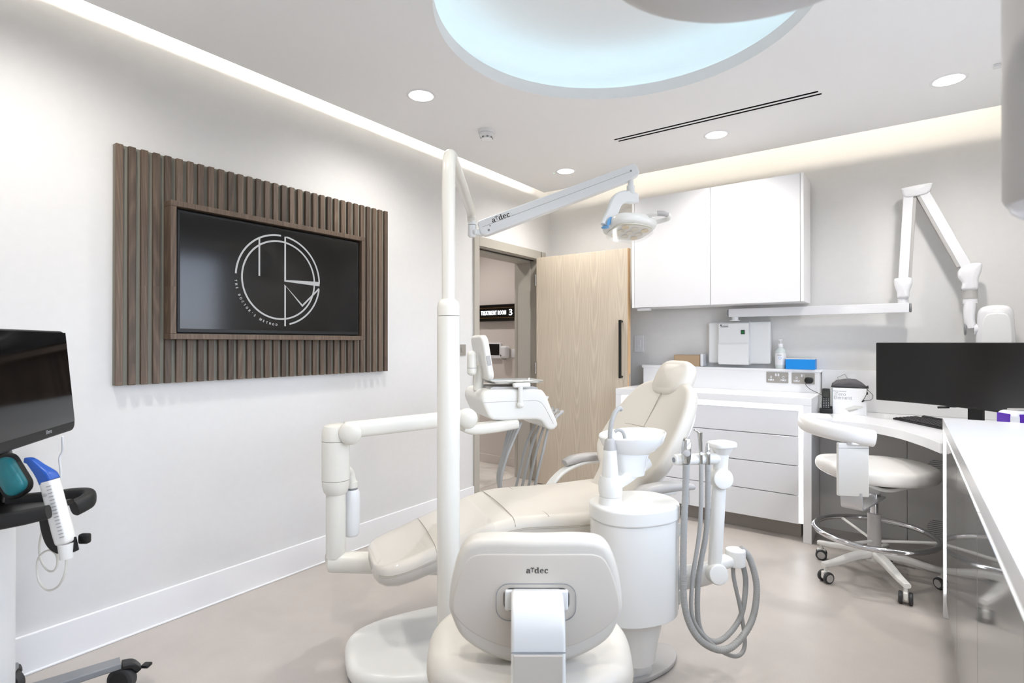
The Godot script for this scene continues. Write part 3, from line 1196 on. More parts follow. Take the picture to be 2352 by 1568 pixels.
func _desk() -> void:
	var d := thing("corner_desk", "white corner desk with a sweeping curved front edge", "desk", Vector3.ZERO)
	var front := MB.curve([Vector3(-0.479, 0, -3.862), Vector3(-0.33, 0, -3.85), Vector3(-0.175, 0, -3.815), Vector3(-0.035, 0, -3.67), Vector3(0.07, 0, -3.46), Vector3(0.136, 0, -3.281)], 6)
	var poly := PackedVector2Array()
	for p in front:
		poly.append(Vector2(p.x, p.z))
	poly.append_array([Vector2(XR, -3.281), Vector2(XR, ZB), Vector2(-0.479, ZB)])
	var b := MB.new()
	b.prism(poly, 0.05, 0.003, Transform3D(Basis(Vector3(1, 0, 0), Vector3(0, 0, 1), Vector3(0, 1, 0)), Vector3(0, 0.755, 0)))
	part("desk_top", b, M.solid_white, d)
	b = MB.new()
	b.box(Vector3((-0.479 + XR) / 2, 0.947, ZB + 0.01), Vector3(XR + 0.479, 0.282, 0.02), 0.001, 1)
	part("upstand", b, M.solid_white, d)
	# grey panels that close the knee space
	for s in [[-0.479, 0.012], [0.014, 0.42], [0.422, XR]]:
		b = MB.new()
		b.box(Vector3((s[0] + s[1]) / 2, 0.3775, -4.34), Vector3(s[1] - s[0], 0.755, 0.018), 0.001, 1)
		part("knee_panel", b, M.panel_grey, d, "grey panel")
	for y in [0.493, 0.116]:
		b = MB.new()
		b.cyl(Vector3(0.17, y, -4.331), Vector3(0.17, y, -4.327), 0.062, 32)
		var g := part("vent_grille", b, M.panel_grey, d, "round slotted vent")
		for i in 9:
			var h := -0.048 + i * 0.012
			b = MB.new()
			b.box(Vector3(0.17, y + h, -4.3265), Vector3(2.0 * sqrt(0.056 * 0.056 - h * h), 0.004, 0.002))
			part("slot", b, M.mid_grey, g)

func _right_counter() -> void:
	var x0 := 0.145
	var z1 := -3.28
	var z0 := -0.40
	var c := thing("side_worktop", "white worktop with lit border along the right wall", "worktop", Vector3(0, 0, 0))
	var b := MB.new()
	b.box(Vector3((x0 + XR - 0.022) / 2, TOP - 0.024, (z0 + z1) / 2), Vector3(XR - 0.022 - x0, 0.048, z0 - z1), 0.002)
	part("top_slab", b, M.solid_white, c)
	b = MB.new()
	b.box(Vector3((x0 + XR - 0.022) / 2, (TOP - 0.048) / 2, z1 + 0.024), Vector3(XR - 0.022 - x0, TOP - 0.048, 0.048), 0.002)
	part("end_panel", b, M.solid_white, c)
	b = MB.new()
	b.box(Vector3((x0 + XR - 0.022) / 2, (TOP - 0.048) / 2, z0 - 0.024), Vector3(XR - 0.022 - x0, TOP - 0.048, 0.048), 0.002)
	part("end_panel", b, M.solid_white, c)
	b = MB.new()
	b.box(Vector3(x0 + 0.022, 0.863, (z0 + z1) / 2), Vector3(0.02, 0.026, z0 - z1 - 0.1))
	part("led_strip", b, M.led, c, "glowing white strip")
	b = MB.new()
	b.box(Vector3(x0 + 0.022, 0.483, z1 + 0.062), Vector3(0.02, 0.734, 0.026))
	part("led_strip", b, M.led, c, "glowing white strip")
	area("side_worktop_light", Vector3(x0 + 0.008, 0.863, (z0 + z1) / 2), Vector3(-1, -0.2, 0), Vector3.BACK, z0 - z1 - 0.1, 0.02, 0.16, Color(0.97, 0.98, 1.0))
	area("side_worktop_light", Vector3(x0 + 0.008, 0.483, z1 + 0.062), Vector3(-1, 0, 0), Vector3.UP, 0.72, 0.02, 0.05, Color(0.97, 0.98, 1.0))
	for k in 4:
		var a := z1 + 0.078 + k * 0.682
		var u := thing("base_cabinet", ["glossy white base cabinet at the lit end of the right-hand run", "glossy white base cabinet second from the lit end of the right-hand run", "glossy white base cabinet third from the lit end of the right-hand run", "glossy white base cabinet last in the right-hand run"][k], "cabinet", Vector3(x0, 0, a), 0.0, "base cabinets along the right wall")
		b = MB.new()
		b.box(Vector3((XR - x0) / 2 + 0.02, 0.48, 0.34), Vector3(XR - x0 - 0.06, 0.74, 0.678))
		part("carcass", b, M.solid_white, u)
		b = MB.new()
		b.box(Vector3((XR - x0) / 2 + 0.045, 0.054, 0.34), Vector3(XR - x0 - 0.1, 0.108, 0.678))
		part("plinth", b, M.toe, u, "grey-brown recessed plinth")
		b = MB.new()
		b.box(Vector3(0.016, 0.478, 0.34), Vector3(0.02, 0.732, 0.676), 0.0012, 1)
		part("door", b, M.door_gloss, u)

# ---------------------------------------------------------------- things on the worktop and ledge
func _counter_things() -> void:
	var y := TOP + 0.166
	var t := thing("paper_towel_dispenser", "brown folded paper towels in a white holder on the ledge", "paper towels", Vector3(-1.42, y, -4.41))
	var b := MB.new()
	b.box(Vector3(0, 0.046, 0), Vector3(0.21, 0.092, 0.085), 0.006)
	part("towel_stack", b, M.paper_brown, t, "brown paper towels")
	b = MB.new()
	b.box(Vector3(0.119, 0.052, 0), Vector3(0.024, 0.104, 0.1), 0.011, 3)
	part("holder_end", b, M.gloss_white, t)
	b = MB.new()
	b.box(Vector3(0, 0.001, 0), Vector3(0.22, 0.002, 0.09))
	part("tray", b, M.gloss_white, t)
	b = MB.new()
	b.box(Vector3(-1.69, y + 0.003, -4.405), Vector3(0.21, 0.006, 0.10), 0.0, 0, Basis(Vector3.UP, 0.1))
	tag(part("paper_sheets", b, M.gloss_white), "thin white papers lying on the ledge behind the headrest", "papers")
	# hand gel
	t = thing("pump_bottle", "clear hand gel pump bottle with white label beside the blue box", "bottle", Vector3(-0.738, y, -4.395))
	b = MB.new()
	b.lathe([Vector2(0.0, 0.0), Vector2(0.034, 0.0), Vector2(0.037, 0.004), Vector2(0.037, 0.125), Vector2(0.034, 0.135), Vector2(0.018, 0.152), Vector2(0.014, 0.16), Vector2(0.0, 0.16)], 32)
	part("bottle_body", b, mat(Color(0.80, 0.83, 0.83), 0.12), t)
	b = MB.new()
	b.lathe([Vector2(0.0373, 0.028), Vector2(0.0377, 0.029), Vector2(0.0377, 0.112), Vector2(0.0373, 0.113)], 32)
	var lab := part("bottle_label", b, M.gloss_white, t)
	b = MB.new()
	b.box(Vector3(-0.002, 0.1, 0.0375), Vector3(0.03, 0.004, 0.001))
	part("print_line", b, M.ink_grey, lab)
	b = MB.new()
	ribbon(b, arc2(0.009, 0, 355, 24), 0.002, 0.0006, true)
	var ring := part("print_ring", b, M.blue_mark, lab)
	ring.position = Vector3(0.002, 0.078, 0.0378)
	b = MB.new()
	b.lathe([Vector2(0.0, 0.158), Vector2(0.017, 0.158), Vector2(0.017, 0.182), Vector2(0.007, 0.184), Vector2(0.006, 0.205), Vector2(0.0, 0.205)], 24)
	b.box(Vector3(0.002, 0.21, 0.008), Vector3(0.028, 0.012, 0.034), 0.005)
	part("pump", b, M.gloss_white, t)
	# blue box
	t = thing("glove_box", "bright blue glove box lying on the ledge", "box", Vector3(-0.603, y, -4.39))
	b = MB.new()
	b.box(Vector3(0, 0.036, 0), Vector3(0.186, 0.072, 0.1), 0.002)
	part("carton", b, M.blue, t)
	b = MB.new()
	b.box(Vector3(0, 0.0745, 0), Vector3(0.187, 0.005, 0.101), 0.001, 1)
	part("carton_lid", b, M.gloss_white, t, "white top of the carton")
	# plug with its lead to the phone
	t = thing("power_plug", "black plug with a thin lead running to the cordless phone", "plug", Vector3(-0.548, 1.016, ZB + 0.112))
	b = MB.new()
	b.cushion(smooth([Vector2(0, 0.021), Vector2(0.021, 0.018), Vector2(0.027, -0.002), Vector2(0.017, -0.02), Vector2(-0.014, -0.021), Vector2(-0.026, -0.004), Vector2(-0.018, 0.018)], 4), 0.042, 0.008, 0.002)
	part("plug_body", b, M.black, t)
	b = MB.new()
	b.tube([Vector3(-0.016, -0.02, 0.03), Vector3(-0.014, -0.035, 0.034), Vector3(0.016, -0.062, 0.05), Vector3(0.075, -0.086, 0.085), Vector3(0.096, -0.1, 0.12), Vector3(0.094, -0.15, 0.13), Vector3(0.098, -0.19, 0.12), Vector3(0.112, -0.204, 0.1)], 0.0018, 6, 6)
	part("lead", b, M.black_soft, t)

func _xray() -> void:
	# control box on the wall
	var t := thing("xray_control_box", "white wall-mounted x-ray control box with a green switch", "control box", Vector3(-1.035, 1.118, ZB))
	var b := MB.new()
	b.box(Vector3(0.0, 0.163, 0.03), Vector3(0.455, 0.322, 0.056), 0.014, 3)
	part("wing_plate", b, M.plastic_cool, t)
	b = MB.new()
	b.prism(PackedVector2Array([Vector2(0, -0.004), Vector2(0.095, -0.004), Vector2(0.11, 0.02), Vector2(0.11, 0.15), Vector2(0.098, 0.165), Vector2(0.098, 0.31), Vector2(0.07, 0.328), Vector2(0, 0.328)]), 0.225, 0.008, Transform3D(Basis(Vector3(0, 0, 1), Vector3(0, 1, 0), Vector3(-1, 0, 0)), Vector3(0.085, 0, 0)))
	part("centre_housing", b, M.plastic_cool, t)
	b = MB.new()
	b.box(Vector3(0.042, 0.243, 0.1), Vector3(0.026, 0.032, 0.008), 0.001, 1)
	var sw := part("switch_surround", b, M.black, t)
	b = MB.new()
	b.box(Vector3(0.042, 0.243, 0.105), Vector3(0.018, 0.024, 0.005), 0.001, 1)
	part("rocker", b, mat(Color(0.10, 0.43, 0.22), 0.3), sw, "green rocker switch")
	b = MB.new()
	b.box(Vector3(-0.118, 0.298, 0.0985), Vector3(0.011, 0.011, 0.002))
	part("maker_mark", b, M.ink, t)
	b = MB.new()
	b.box(Vector3(-0.086, 0.298, 0.0985), Vector3(0.044, 0.005, 0.001))
	part("print_line", b, M.ink_grey, t)
	b = MB.new()
	b.box(Vector3(-0.093, 0.286, 0.0985), Vector3(0.056, 0.005, 0.001))
	part("print_line", b, M.ink, t)
	# arm
	var a := thing("xray_unit", "white folding x-ray unit with its rounded tube head beside the monitor", "x-ray unit", Vector3(0, 0, -4.345))
	b = MB.new()
	b.cyl(Vector3(-1.045, 1.446, 0), Vector3(-1.045, 1.452, 0), 0.036, 24)
	b.cyl(Vector3(-1.045, 1.452, 0), Vector3(-1.045, 1.478, 0), 0.026, 24)
	part("swivel", b, M.plastic_cool, a)
	b = MB.new()
	b.box(Vector3(-0.53, 1.506, 0), Vector3(1.11, 0.062, 0.06), 0.004)
	part("wall_bar", b, M.gloss_white, a)
	for s in [-1, 1]:
		b = MB.new()
		b.cyl(Vector3(-0.53 + s * 0.555, 1.506, 0), Vector3(-0.53 + s * 0.568, 1.506, 0), 0.03, 24, -1.0, 0.006)
		part("end_cap", b, M.mid_grey, a)
	b = MB.new()
	b.cyl(Vector3(-0.008, 1.536, 0), Vector3(-0.008, 1.565, 0), 0.028, 24)
	part("collar", b, M.gloss_white, a)
	b = MB.new()
	b.cushion(smooth([Vector2(-0.026, -0.06), Vector2(0.028, -0.06), Vector2(0.036, -0.01), Vector2(0.05, 0.035), Vector2(0.04, 0.07), Vector2(-0.03, 0.072), Vector2(-0.047, 0.06), Vector2(-0.045, 0.02), Vector2(-0.032, -0.02)], 5), 0.08, 0.02, 0.004, 0.0, null, Transform3D(Basis(), Vector3(-0.008, 1.628, -0.04)))
	part("knuckle", b, M.gloss_white, a)
	# two long members
	var seg := [[Vector3(-0.006, 1.69, 0), Vector3(0.022, 2.235, 0), 1.0], [Vector3(0.10, 2.235, 0), Vector3(0.312, 1.735, 0), -1.0]]
	for q in seg:
		var d: Vector3 = (q[1] - q[0]).normalized()
		var side: Vector3 = d.cross(Vector3.BACK)
		var bs := Basis(side, d, Vector3.BACK)
		var mid: Vector3 = (q[0] + q[1]) / 2
		var ln: float = q[0].distance_to(q[1])
		b = MB.new()
		b.box(mid, Vector3(0.054, ln, 0.06), 0.005, 2, bs)
		var m := part("arm_member", b, M.gloss_white, a)
		b = MB.new()
		var inn: float = 1.0 if q[2] > 0 else -1.0
		var off: Vector3 = side * 0.033 * (1.0 if side.x * inn > 0 else -1.0)
		b.box(mid + off + d * -0.01, Vector3(0.02, ln - 0.03, 0.05), 0.003, 2, bs)
		part("cable_cover", b, M.grey_plastic, m, "grey inner cover")
	b = MB.new()
	b.cushion(smooth([Vector2(-0.068, 0.03), Vector2(0.068, 0.036), Vector2(0.08, 0.02), Vector2(0.064, -0.02), Vector2(0.03, -0.032), Vector2(-0.04, -0.034), Vector2(-0.064, -0.022), Vector2(-0.074, 0.012)], 5), 0.082, 0.012, 0.003, 0.0, null, Transform3D(Basis(Vector3.BACK, 0.03), Vector3(0.062, 2.248, -0.04)))
	part("elbow_cover", b, M.gloss_white, a)
	b = MB.new()
	b.cushion(smooth([Vector2(-0.034, -0.085), Vector2(0.036, -0.085), Vector2(0.042, -0.02), Vector2(0.056, 0.03), Vector2(0.055, 0.072), Vector2(0.0, 0.075), Vector2(-0.048, 0.045), Vector2(-0.056, 0.0), Vector2(-0.036, -0.04)], 5), 0.085, 0.02, 0.004, 0.0, null, Transform3D(Basis(), Vector3(0.322, 1.688, -0.042)))
	part("knuckle", b, M.gloss_white, a)
	b = MB.new()
	b.cyl(Vector3(0.326, 1.612, 0), Vector3(0.326, 1.648, 0), 0.037, 28)
	part("collar", b, M.gloss_white, a)
	b = MB.new()
	b.cyl(Vector3(0.326, 1.548, 0), Vector3(0.326, 1.612, 0), 0.0375, 28)
	part("grey_band", b, M.grey_plastic, a, "grey band")
	b = MB.new()
	b.cyl(Vector3(0.326, 1.52, 0), Vector3(0.326, 1.548, 0), 0.036, 28)
	b.sweep(MB.curve([Vector3(0.326, 1.53, 0), Vector3(0.322, 1.48, 0.005), Vector3(0.322, 1.42, 0.012), Vector3(0.33, 1.365, 0.02)], 5), oval(0.075, 0.06, 2.6, 24), Vector3.ZERO, [0.95, 1.0, 0.92, 0.86])
	part("fork", b, M.gloss_white, a)
	b = MB.new()
	b.cyl(Vector3(0.296, 1.362, 0.02), Vector3(0.306, 1.362, 0.02), 0.036, 24, -1.0, 0.006)
	part("end_cap", b, M.mid_grey, a)
	b = MB.new()
	b.cyl(Vector3(0.34, 1.362, 0.02), Vector3(0.39, 1.362, 0.02), 0.034, 24)
	part("pivot", b, M.gloss_white, a)
	b = MB.new()
	b.cushion(smooth([Vector2(-0.075, -0.14), Vector2(0.075, -0.14), Vector2(0.086, 0.0), Vector2(0.078, 0.085), Vector2(0.04, 0.112), Vector2(-0.035, 0.112), Vector2(-0.075, 0.085), Vector2(-0.084, 0.0)], 6), 0.13, 0.045, 0.004, 0.0, null, Transform3D(Basis(Vector3.UP, -0.12), Vector3(0.448, 1.39, -0.05)))
	var hd := part("tube_head", b, M.gloss_white, a)
	b = MB.new()
	b.cushion(smooth([Vector2(-0.058, -0.13), Vector2(0.058, -0.13), Vector2(0.064, 0.0), Vector2(0.05, 0.055), Vector2(0.02, 0.07), Vector2(-0.02, 0.07), Vector2(-0.05, 0.055), Vector2(-0.064, 0.0)], 6), 0.02, 0.008, 0.001, 0.0, null, Transform3D(Basis(Vector3.UP, -0.12), Vector3(0.441, 1.385, 0.068)))
	part("face_plate", b, M.plastic_cool, hd)

# ---------------------------------------------------------------- things on the desk
func _desk_things() -> void:
	var dy := 0.805
	var t := thing("cordless_phone", "black cordless phone standing in its charging cradle on the desk", "phone", Vector3(-0.432, dy, -4.24), 0.12)
	var b := MB.new()
	b.box(Vector3(0, 0.016, 0.0), Vector3(0.078, 0.032, 0.07), 0.006)
	b.box(Vector3(0.02, 0.026, -0.02), Vector3(0.036, 0.04, 0.03), 0.006)
	part("cradle", b, M.black, t)
	var tilt := Basis(Vector3.RIGHT, -0.10)
	b = MB.new()
	b.box(tilt * Vector3(0, 0.09, 0.018), Vector3(0.047, 0.15, 0.022), 0.007, 3, tilt)
	var hs := part("handset", b, M.black_soft, t)
	b = MB.new()
	b.box(tilt * Vector3(0, 0.128, 0.0295), Vector3(0.036, 0.042, 0.002), 0.0, 0, tilt)
	part("phone_screen", b, mat(Color(0.22, 0.23, 0.21), 0.15), hs)
	for r in 6:
		for c in 3:
			b = MB.new()
			b.box(tilt * Vector3(-0.0135 + c * 0.0135, 0.094 - r * 0.011, 0.0298), Vector3(0.006, 0.0042, 0.002), 0.0, 0, tilt)
			part("key", b, M.ink_grey, hs)
	# white product box
	t = thing("product_box", "white carton printed iTero Element standing on the desk", "box", Vector3(-0.298, dy, -4.285))
	b = MB.new()
	b.box(Vector3(0, 0.0865, 0), Vector3(0.192, 0.173, 0.09), 0.001, 1)
	part("carton", b, M.solid_white, t)
	b = MB.new()
	b.box(Vector3(-0.0968, 0.0865, 0), Vector3(0.0016, 0.172, 0.089))
	part("spine", b, mat(Color(0.06, 0.40, 0.42), 0.4), t, "teal spine")
	text("print", "iTero element", 0.011, M.ink_grey, t, Transform3D(Basis(), Vector3(-0.054, 0.152, 0.0452)), "Droid Sans", true)
	text("print", "iTero", 0.029, M.ink_grey, t, Transform3D(Basis(), Vector3(-0.052, 0.132, 0.0452)))
	text("print", "Element", 0.029, M.ink_grey, t, Transform3D(Basis(), Vector3(-0.037, 0.108, 0.0452)))
	b = MB.new()
	b.prism(PackedVector2Array([Vector2(-0.026, 0.037), Vector2(0.0, 0.016), Vector2(0.048, 0.036), Vector2(0.078, 0.052), Vector2(0.074, 0.060), Vector2(0.058, 0.061), Vector2(0.03, 0.062)]), 0.0008, 0.0, Transform3D(Basis(), Vector3(0, 0, 0.0452)))
	part("print_picture", b, mat(Color(0.84, 0.84, 0.82), 0.5), t)
	b = MB.new()
	b.prism(PackedVector2Array([Vector2(-0.012, 0.026), Vector2(0.0, 0.016), Vector2(0.05, 0.036), Vector2(0.044, 0.042)]), 0.0011, 0.0, Transform3D(Basis(), Vector3(0, 0, 0.0452)))
	part("print_picture", b, mat(Color(0.72, 0.72, 0.70), 0.5), t)
	# pouch with glasses
	t = thing("drawstring_pouch", "grey drawstring pouch lying on top of the white carton", "pouch", Vector3(-0.298, dy + 0.1735, -4.285))
	b = MB.new()
	var rings := []
	var n := 28
	var prof := [[-0.104, 0.004, 0.008], [-0.098, 0.032, 0.03], [-0.075, 0.05, 0.036], [-0.04, 0.056, 0.038], [-0.005, 0.064, 0.04], [0.03, 0.058, 0.038], [0.06, 0.042, 0.03], [0.083, 0.022, 0.016], [0.092, 0.012, 0.008], [0.1, 0.02, 0.014], [0.103, 0.002, 0.003]]
	for q in prof:
		var ring := PackedVector3Array()
		for j in n:
			var a := TAU * j / n
			var rough := 1.0 + 0.06 * sin(3.0 * a + q[0] * 60.0) + 0.05 * sin(7.0 * a - q[0] * 90.0)
			var yy: float = q[1] * (0.5 + 0.5 * sin(a) * rough)
			ring.append(Vector3(q[0] + 0.004 * sin(5.0 * a), maxf(yy, 0.0), q[2] * cos(a) * rough))
		rings.append(ring)
	b.loft(rings)
	part("cloth", b, M.cloth_grey, t, "", 60.0)
	for k in 2:
		b = MB.new()
		if k == 0:
			b.tube([Vector3(0.09, 0.012, 0.008), Vector3(0.105, -0.01, 0.035), Vector3(0.13, -0.04, 0.042), Vector3(0.122, -0.068, 0.05), Vector3(0.09, -0.076, 0.052), Vector3(0.07, -0.086, 0.053)], 0.0016, 6, 6)
		else:
			b.tube([Vector3(0.09, 0.012, 0.008), Vector3(0.1, -0.008, 0.04), Vector3(0.094, -0.04, 0.05), Vector3(0.082, -0.066, 0.05), Vector3(0.07, -0.084, 0.053)], 0.0016, 6, 6)
		part("cord", b, M.black, t)
	b = MB.new()
	b.cyl(Vector3(0.101, -0.036, 0.05), Vector3(0.1, -0.02, 0.05), 0.004, 10)
	b.cyl(Vector3(0.072, -0.084, 0.053), Vector3(0.086, -0.074, 0.052), 0.004, 10)
	part("cord_toggle", b, M.black, t)
	t = thing("folded_card", "clear pack with a thin grey frame standing behind the grey pouch", "packaging", Vector3(-0.312, dy + 0.174, -4.345))
	b = MB.new()
	var lean := Basis(Vector3.BACK, 0.5)
	for q in [[0, 0.085, 0.05, 0.0025], [0, 0.02, 0.05, 0.0025]]:
		b.box(lean * Vector3(q[0], q[1], 0), Vector3(q[2], q[3], 0.0025), 0.0, 0, lean)
	for x in [-0.025, 0.025]:
		b.box(lean * Vector3(x, 0.0525, 0), Vector3(0.0025, 0.065, 0.0025), 0.0, 0, lean)
	part("wire_frame", b, M.mid_grey, t)
	b = MB.new()
	b.box(lean * Vector3(0, 0.0525, -0.001), Vector3(0.05, 0.065, 0.001), 0.0, 0, lean)
	part("clear_sheet", b, M.film, t)
	b = MB.new()
	b.box(Vector3(0.035, 0.045, -0.004), Vector3(0.05, 0.09, 0.002), 0.0, 0, Basis(Vector3.BACK, 0.45))
	part("card", b, M.solid_white, t)
	# monitor, turned into the corner
	var mdir := Vector3(0.73, 0, 0.684)
	var turn := atan2(-mdir.z, mdir.x)
	t = thing("computer_monitor", "wide black computer monitor on a stand in the desk corner", "monitor", Vector3(0.285, dy, -3.85), turn)
	b = MB.new()
	var rings2 := []
	for i in 17:
		var x := -0.48 + 0.06 * i
		var z := 0.10 * x * x / 0.23
		var ring := PackedVector3Array()
		for q in rrect(0.03, 0.358, 0.006, 2):
			ring.append(Vector3(x, 0.2975 + q.y, z + q.x))
		rings2.append(ring)
	b.loft(rings2)
	part("housing", b, M.black, t)
	b = MB.new()
	rings2 = []
	for i in 17:
		var x := -0.474 + 0.05925 * i
		var z := 0.10 * x * x / 0.23 + 0.0156
		rings2.append(PackedVector3Array([Vector3(x, 0.137, z), Vector3(x, 0.471, z), Vector3(x, 0.471, z + 0.001), Vector3(x, 0.137, z + 0.001)]))
	b.loft(rings2)
	part("display", b, M.screen_matt, t)
	text("badge", "HUAWEI", 0.011, M.ink, t, Transform3D(Basis(), Vector3(0.03, 0.127, 0.0165)))
	b = MB.new()
	b.box(Vector3(0, 0.18, -0.045), Vector3(0.075, 0.34, 0.03), 0.008)
	b.box(Vector3(0, 0.006, -0.03), Vector3(0.24, 0.012, 0.2), 0.005)
	b.box(Vector3(0, 0.28, -0.025), Vector3(0.08, 0.08, 0.03), 0.004)
	part("stand", b, M.black, t)
	b = MB.new()
	b.tube([Vector3(-0.03, 0.16, -0.03), Vector3(-0.06, 0.125, -0.02), Vector3(-0.10, 0.115, -0.01), Vector3(-0.14, 0.12, -0.01), Vector3(-0.15, 0.15, -0.01)], 0.003, 8)
	b.tube([Vector3(0.03, 0.15, -0.04), Vector3(0.12, 0.1, -0.06), Vector3(0.2, 0.07, -0.08), Vector3(0.26, 0.01, -0.08)], 0.003, 8)
	part("cable", b, M.black, t)
	b = MB.new()
	b.box(Vector3(-0.145, 0.108, 0.0), Vector3(0.05, 0.012, 0.03), 0.003, 2, Basis(Vector3.BACK, 0.12))
	part("cable_plug", b, M.black, t)
	# keyboard
	var kd := Vector3(0.55, 0, 0.835).normalized()
	t = thing("keyboard", "black keyboard with a cylindrical hinge on the desk", "keyboard", Vector3(-0.06, dy, -4.13), atan2(-kd.z, kd.x))
	b = MB.new()
	b.prism(PackedVector2Array([Vector2(0, 0), Vector2(0.145, 0), Vector2(0.145, 0.019), Vector2(0.0, 0.009)]), 0.44, 0.003, Transform3D(Basis(Vector3(0, 0, -1), Vector3(0, 1, 0), Vector3(1, 0, 0)), Vector3(0, 0.001, 0)))
	part("case", b, M.black_soft, t)
	b = MB.new()
	b.cyl(Vector3(0.05, 0.017, -0.152), Vector3(0.39, 0.017, -0.152), 0.0165, 20, -1.0, 0.003)
	part("hinge_tube", b, M.black, t)
	var km := MB.new()
	km.box(Vector3.ZERO, Vector3(0.0158, 0.006, 0.0165), 0.0018, 1)
	var kmesh := km.mesh()
	var lg := MB.new()
	lg.box(Vector3.ZERO, Vector3(0.005, 0.0006, 0.005))
	var lmesh := lg.mesh()
	for r in 6:
		for c in 22:
			var z := -0.015 - r * 0.0218
			var o := pm("key", kmesh, M.black, t)
			o.position = Vector3(0.02 + c * 0.0191, 0.0125 + r * 0.0015, z)
			var q := pm("legend", lmesh, M.ink_grey, o)
			q.position = Vector3(-0.003, 0.0032, -0.003)
	# wipes pack
	t = thing("wipes_tub", "white tub with a purple label standing on the desk near the monitor", "tub", Vector3(0.445, dy, -3.50), 0.6)
	b = MB.new()
	b.box(Vector3(0, 0.078, 0), Vector3(0.16, 0.156, 0.11), 0.03, 5)
	part("tub_body", b, M.gloss_white, t)
	b = MB.new()
	b.box(Vector3(-0.002, 0.105, 0.053), Vector3(0.10, 0.075, 0.008), 0.004)
	b.box(Vector3(-0.078, 0.105, 0.0), Vector3(0.008, 0.075, 0.07), 0.004)
	part("tub_label", b, M.purple, t, "purple label")
	b = MB.new()
	b.box(Vector3(0, 0.158, 0), Vector3(0.08, 0.01, 0.06), 0.005)
	part("flip_lid", b, M.grey_plastic, t)

# ---------------------------------------------------------------- dental chair and the units round it
# these things share a frame: origin on the floor under the chair's knee seam, +z towards the foot end, +x towards the room's middle
const CHAIR := Vector3(-1.404, 0, -1.835)
const CHAIR_TURN := -0.5864

func in_chair(p: Vector3) -> Vector3:
	return CHAIR + Basis(Vector3.UP, CHAIR_TURN) * p

func brand_mark(parent: Node, xf: Transform3D, s: float, m: Material) -> void:
	# serif lettering with a small palm-like sprig between a and dec
	text("brand_lettering", "a", s, m, parent, xf * Transform3D(Basis(), Vector3(-s * 0.92, 0, 0)), "Droid Serif", true, 0.0008)
	text("brand_lettering", "dec", s, m, parent, xf * Transform3D(Basis(), Vector3(s * 0.72, 0, 0)), "Droid Serif", true, 0.0008)
	var b := MB.new()
	var k := s * 0.5
	ribbon(b, PackedVector2Array([Vector2(0, -0.42) * k, Vector2(0, 0.55) * k]), k * 0.13, 0.0008)
	for q in [-1, 1]:
		ribbon(b, PackedVector2Array([Vector2(0, 0.5) * k, Vector2(q * 0.32, 0.62) * k, Vector2(q * 0.6, 0.45) * k]), k * 0.09, 0.0008)
		ribbon(b, PackedVector2Array([Vector2(0, 0.52) * k, Vector2(q * 0.2, 0.8) * k, Vector2(q * 0.42, 0.78) * k]), k * 0.08, 0.0008)
	var o := part("brand_sprig", b, m, parent)
	o.transform = xf * Transform3D(Basis(), Vector3(-s * 0.40, 0, 0))

const SEAT := [[0.522, 0.442, 0.12, 0.03], [0.518, 0.448, 0.22, 0.045], [0.505, 0.454, 0.30, 0.06], [0.48, 0.461, 0.355, 0.074], [0.44, 0.472, 0.388, 0.084], [0.38, 0.490, 0.405, 0.09], [0.28, 0.522, 0.418, 0.092], [0.18, 0.553, 0.432, 0.093], [0.08, 0.583, 0.452, 0.095], [0.0, 0.600, 0.472, 0.098], [-0.06, 0.605, 0.492, 0.10], [-0.14, 0.603, 0.51, 0.105], [-0.25, 0.598, 0.52, 0.11], [-0.38, 0.597, 0.515, 0.11], [-0.48, 0.602, 0.50, 0.105], [-0.56, 0.61, 0.46, 0.09], [-0.60, 0.612, 0.40, 0.07]]

func seat_rings(grow: float, z_last: float) -> Array:
	var rings := []
	for q in SEAT:
		if q[0] < z_last:
			break
		var ring := PackedVector3Array()
		for c in rrect(q[2] + grow * 2, q[3] + grow * 2, minf(0.042, q[3] * 0.46), 5):
			var sag: float = 0.014 * (1.0 - pow(absf(c.x) / (q[2] * 0.5 + grow), 2.0)) if c.y > 0 else 0.0
			if q[0] < 0.0:
				sag *= -0.5
			ring.append(Vector3(c.x, q[1] - q[3] / 2 + c.y + sag * 0.6, q[0]))
		rings.append(ring)
	return rings

func seat_top(z: float, x: float) -> float:
	for i in SEAT.size() - 1:
		var a: Array = SEAT[i]
		var b: Array = SEAT[i + 1]
		if z <= a[0] and z >= b[0]:
			var f: float = (a[0] - z) / (a[0] - b[0])
			var w := lerpf(a[2], b[2], f) / 2
			var y := lerpf(a[1], b[1], f)
			var sag := 0.014 * (1.0 - pow(absf(x) / w, 2.0)) * (0.6 if z >= 0 else -0.3)
			var e := maxf(0.0, absf(x) - (w - 0.04)) / 0.04
			return y + sag - (1.0 - sqrt(maxf(0.0, 1.0 - e * e))) * 0.04
	return 0.6

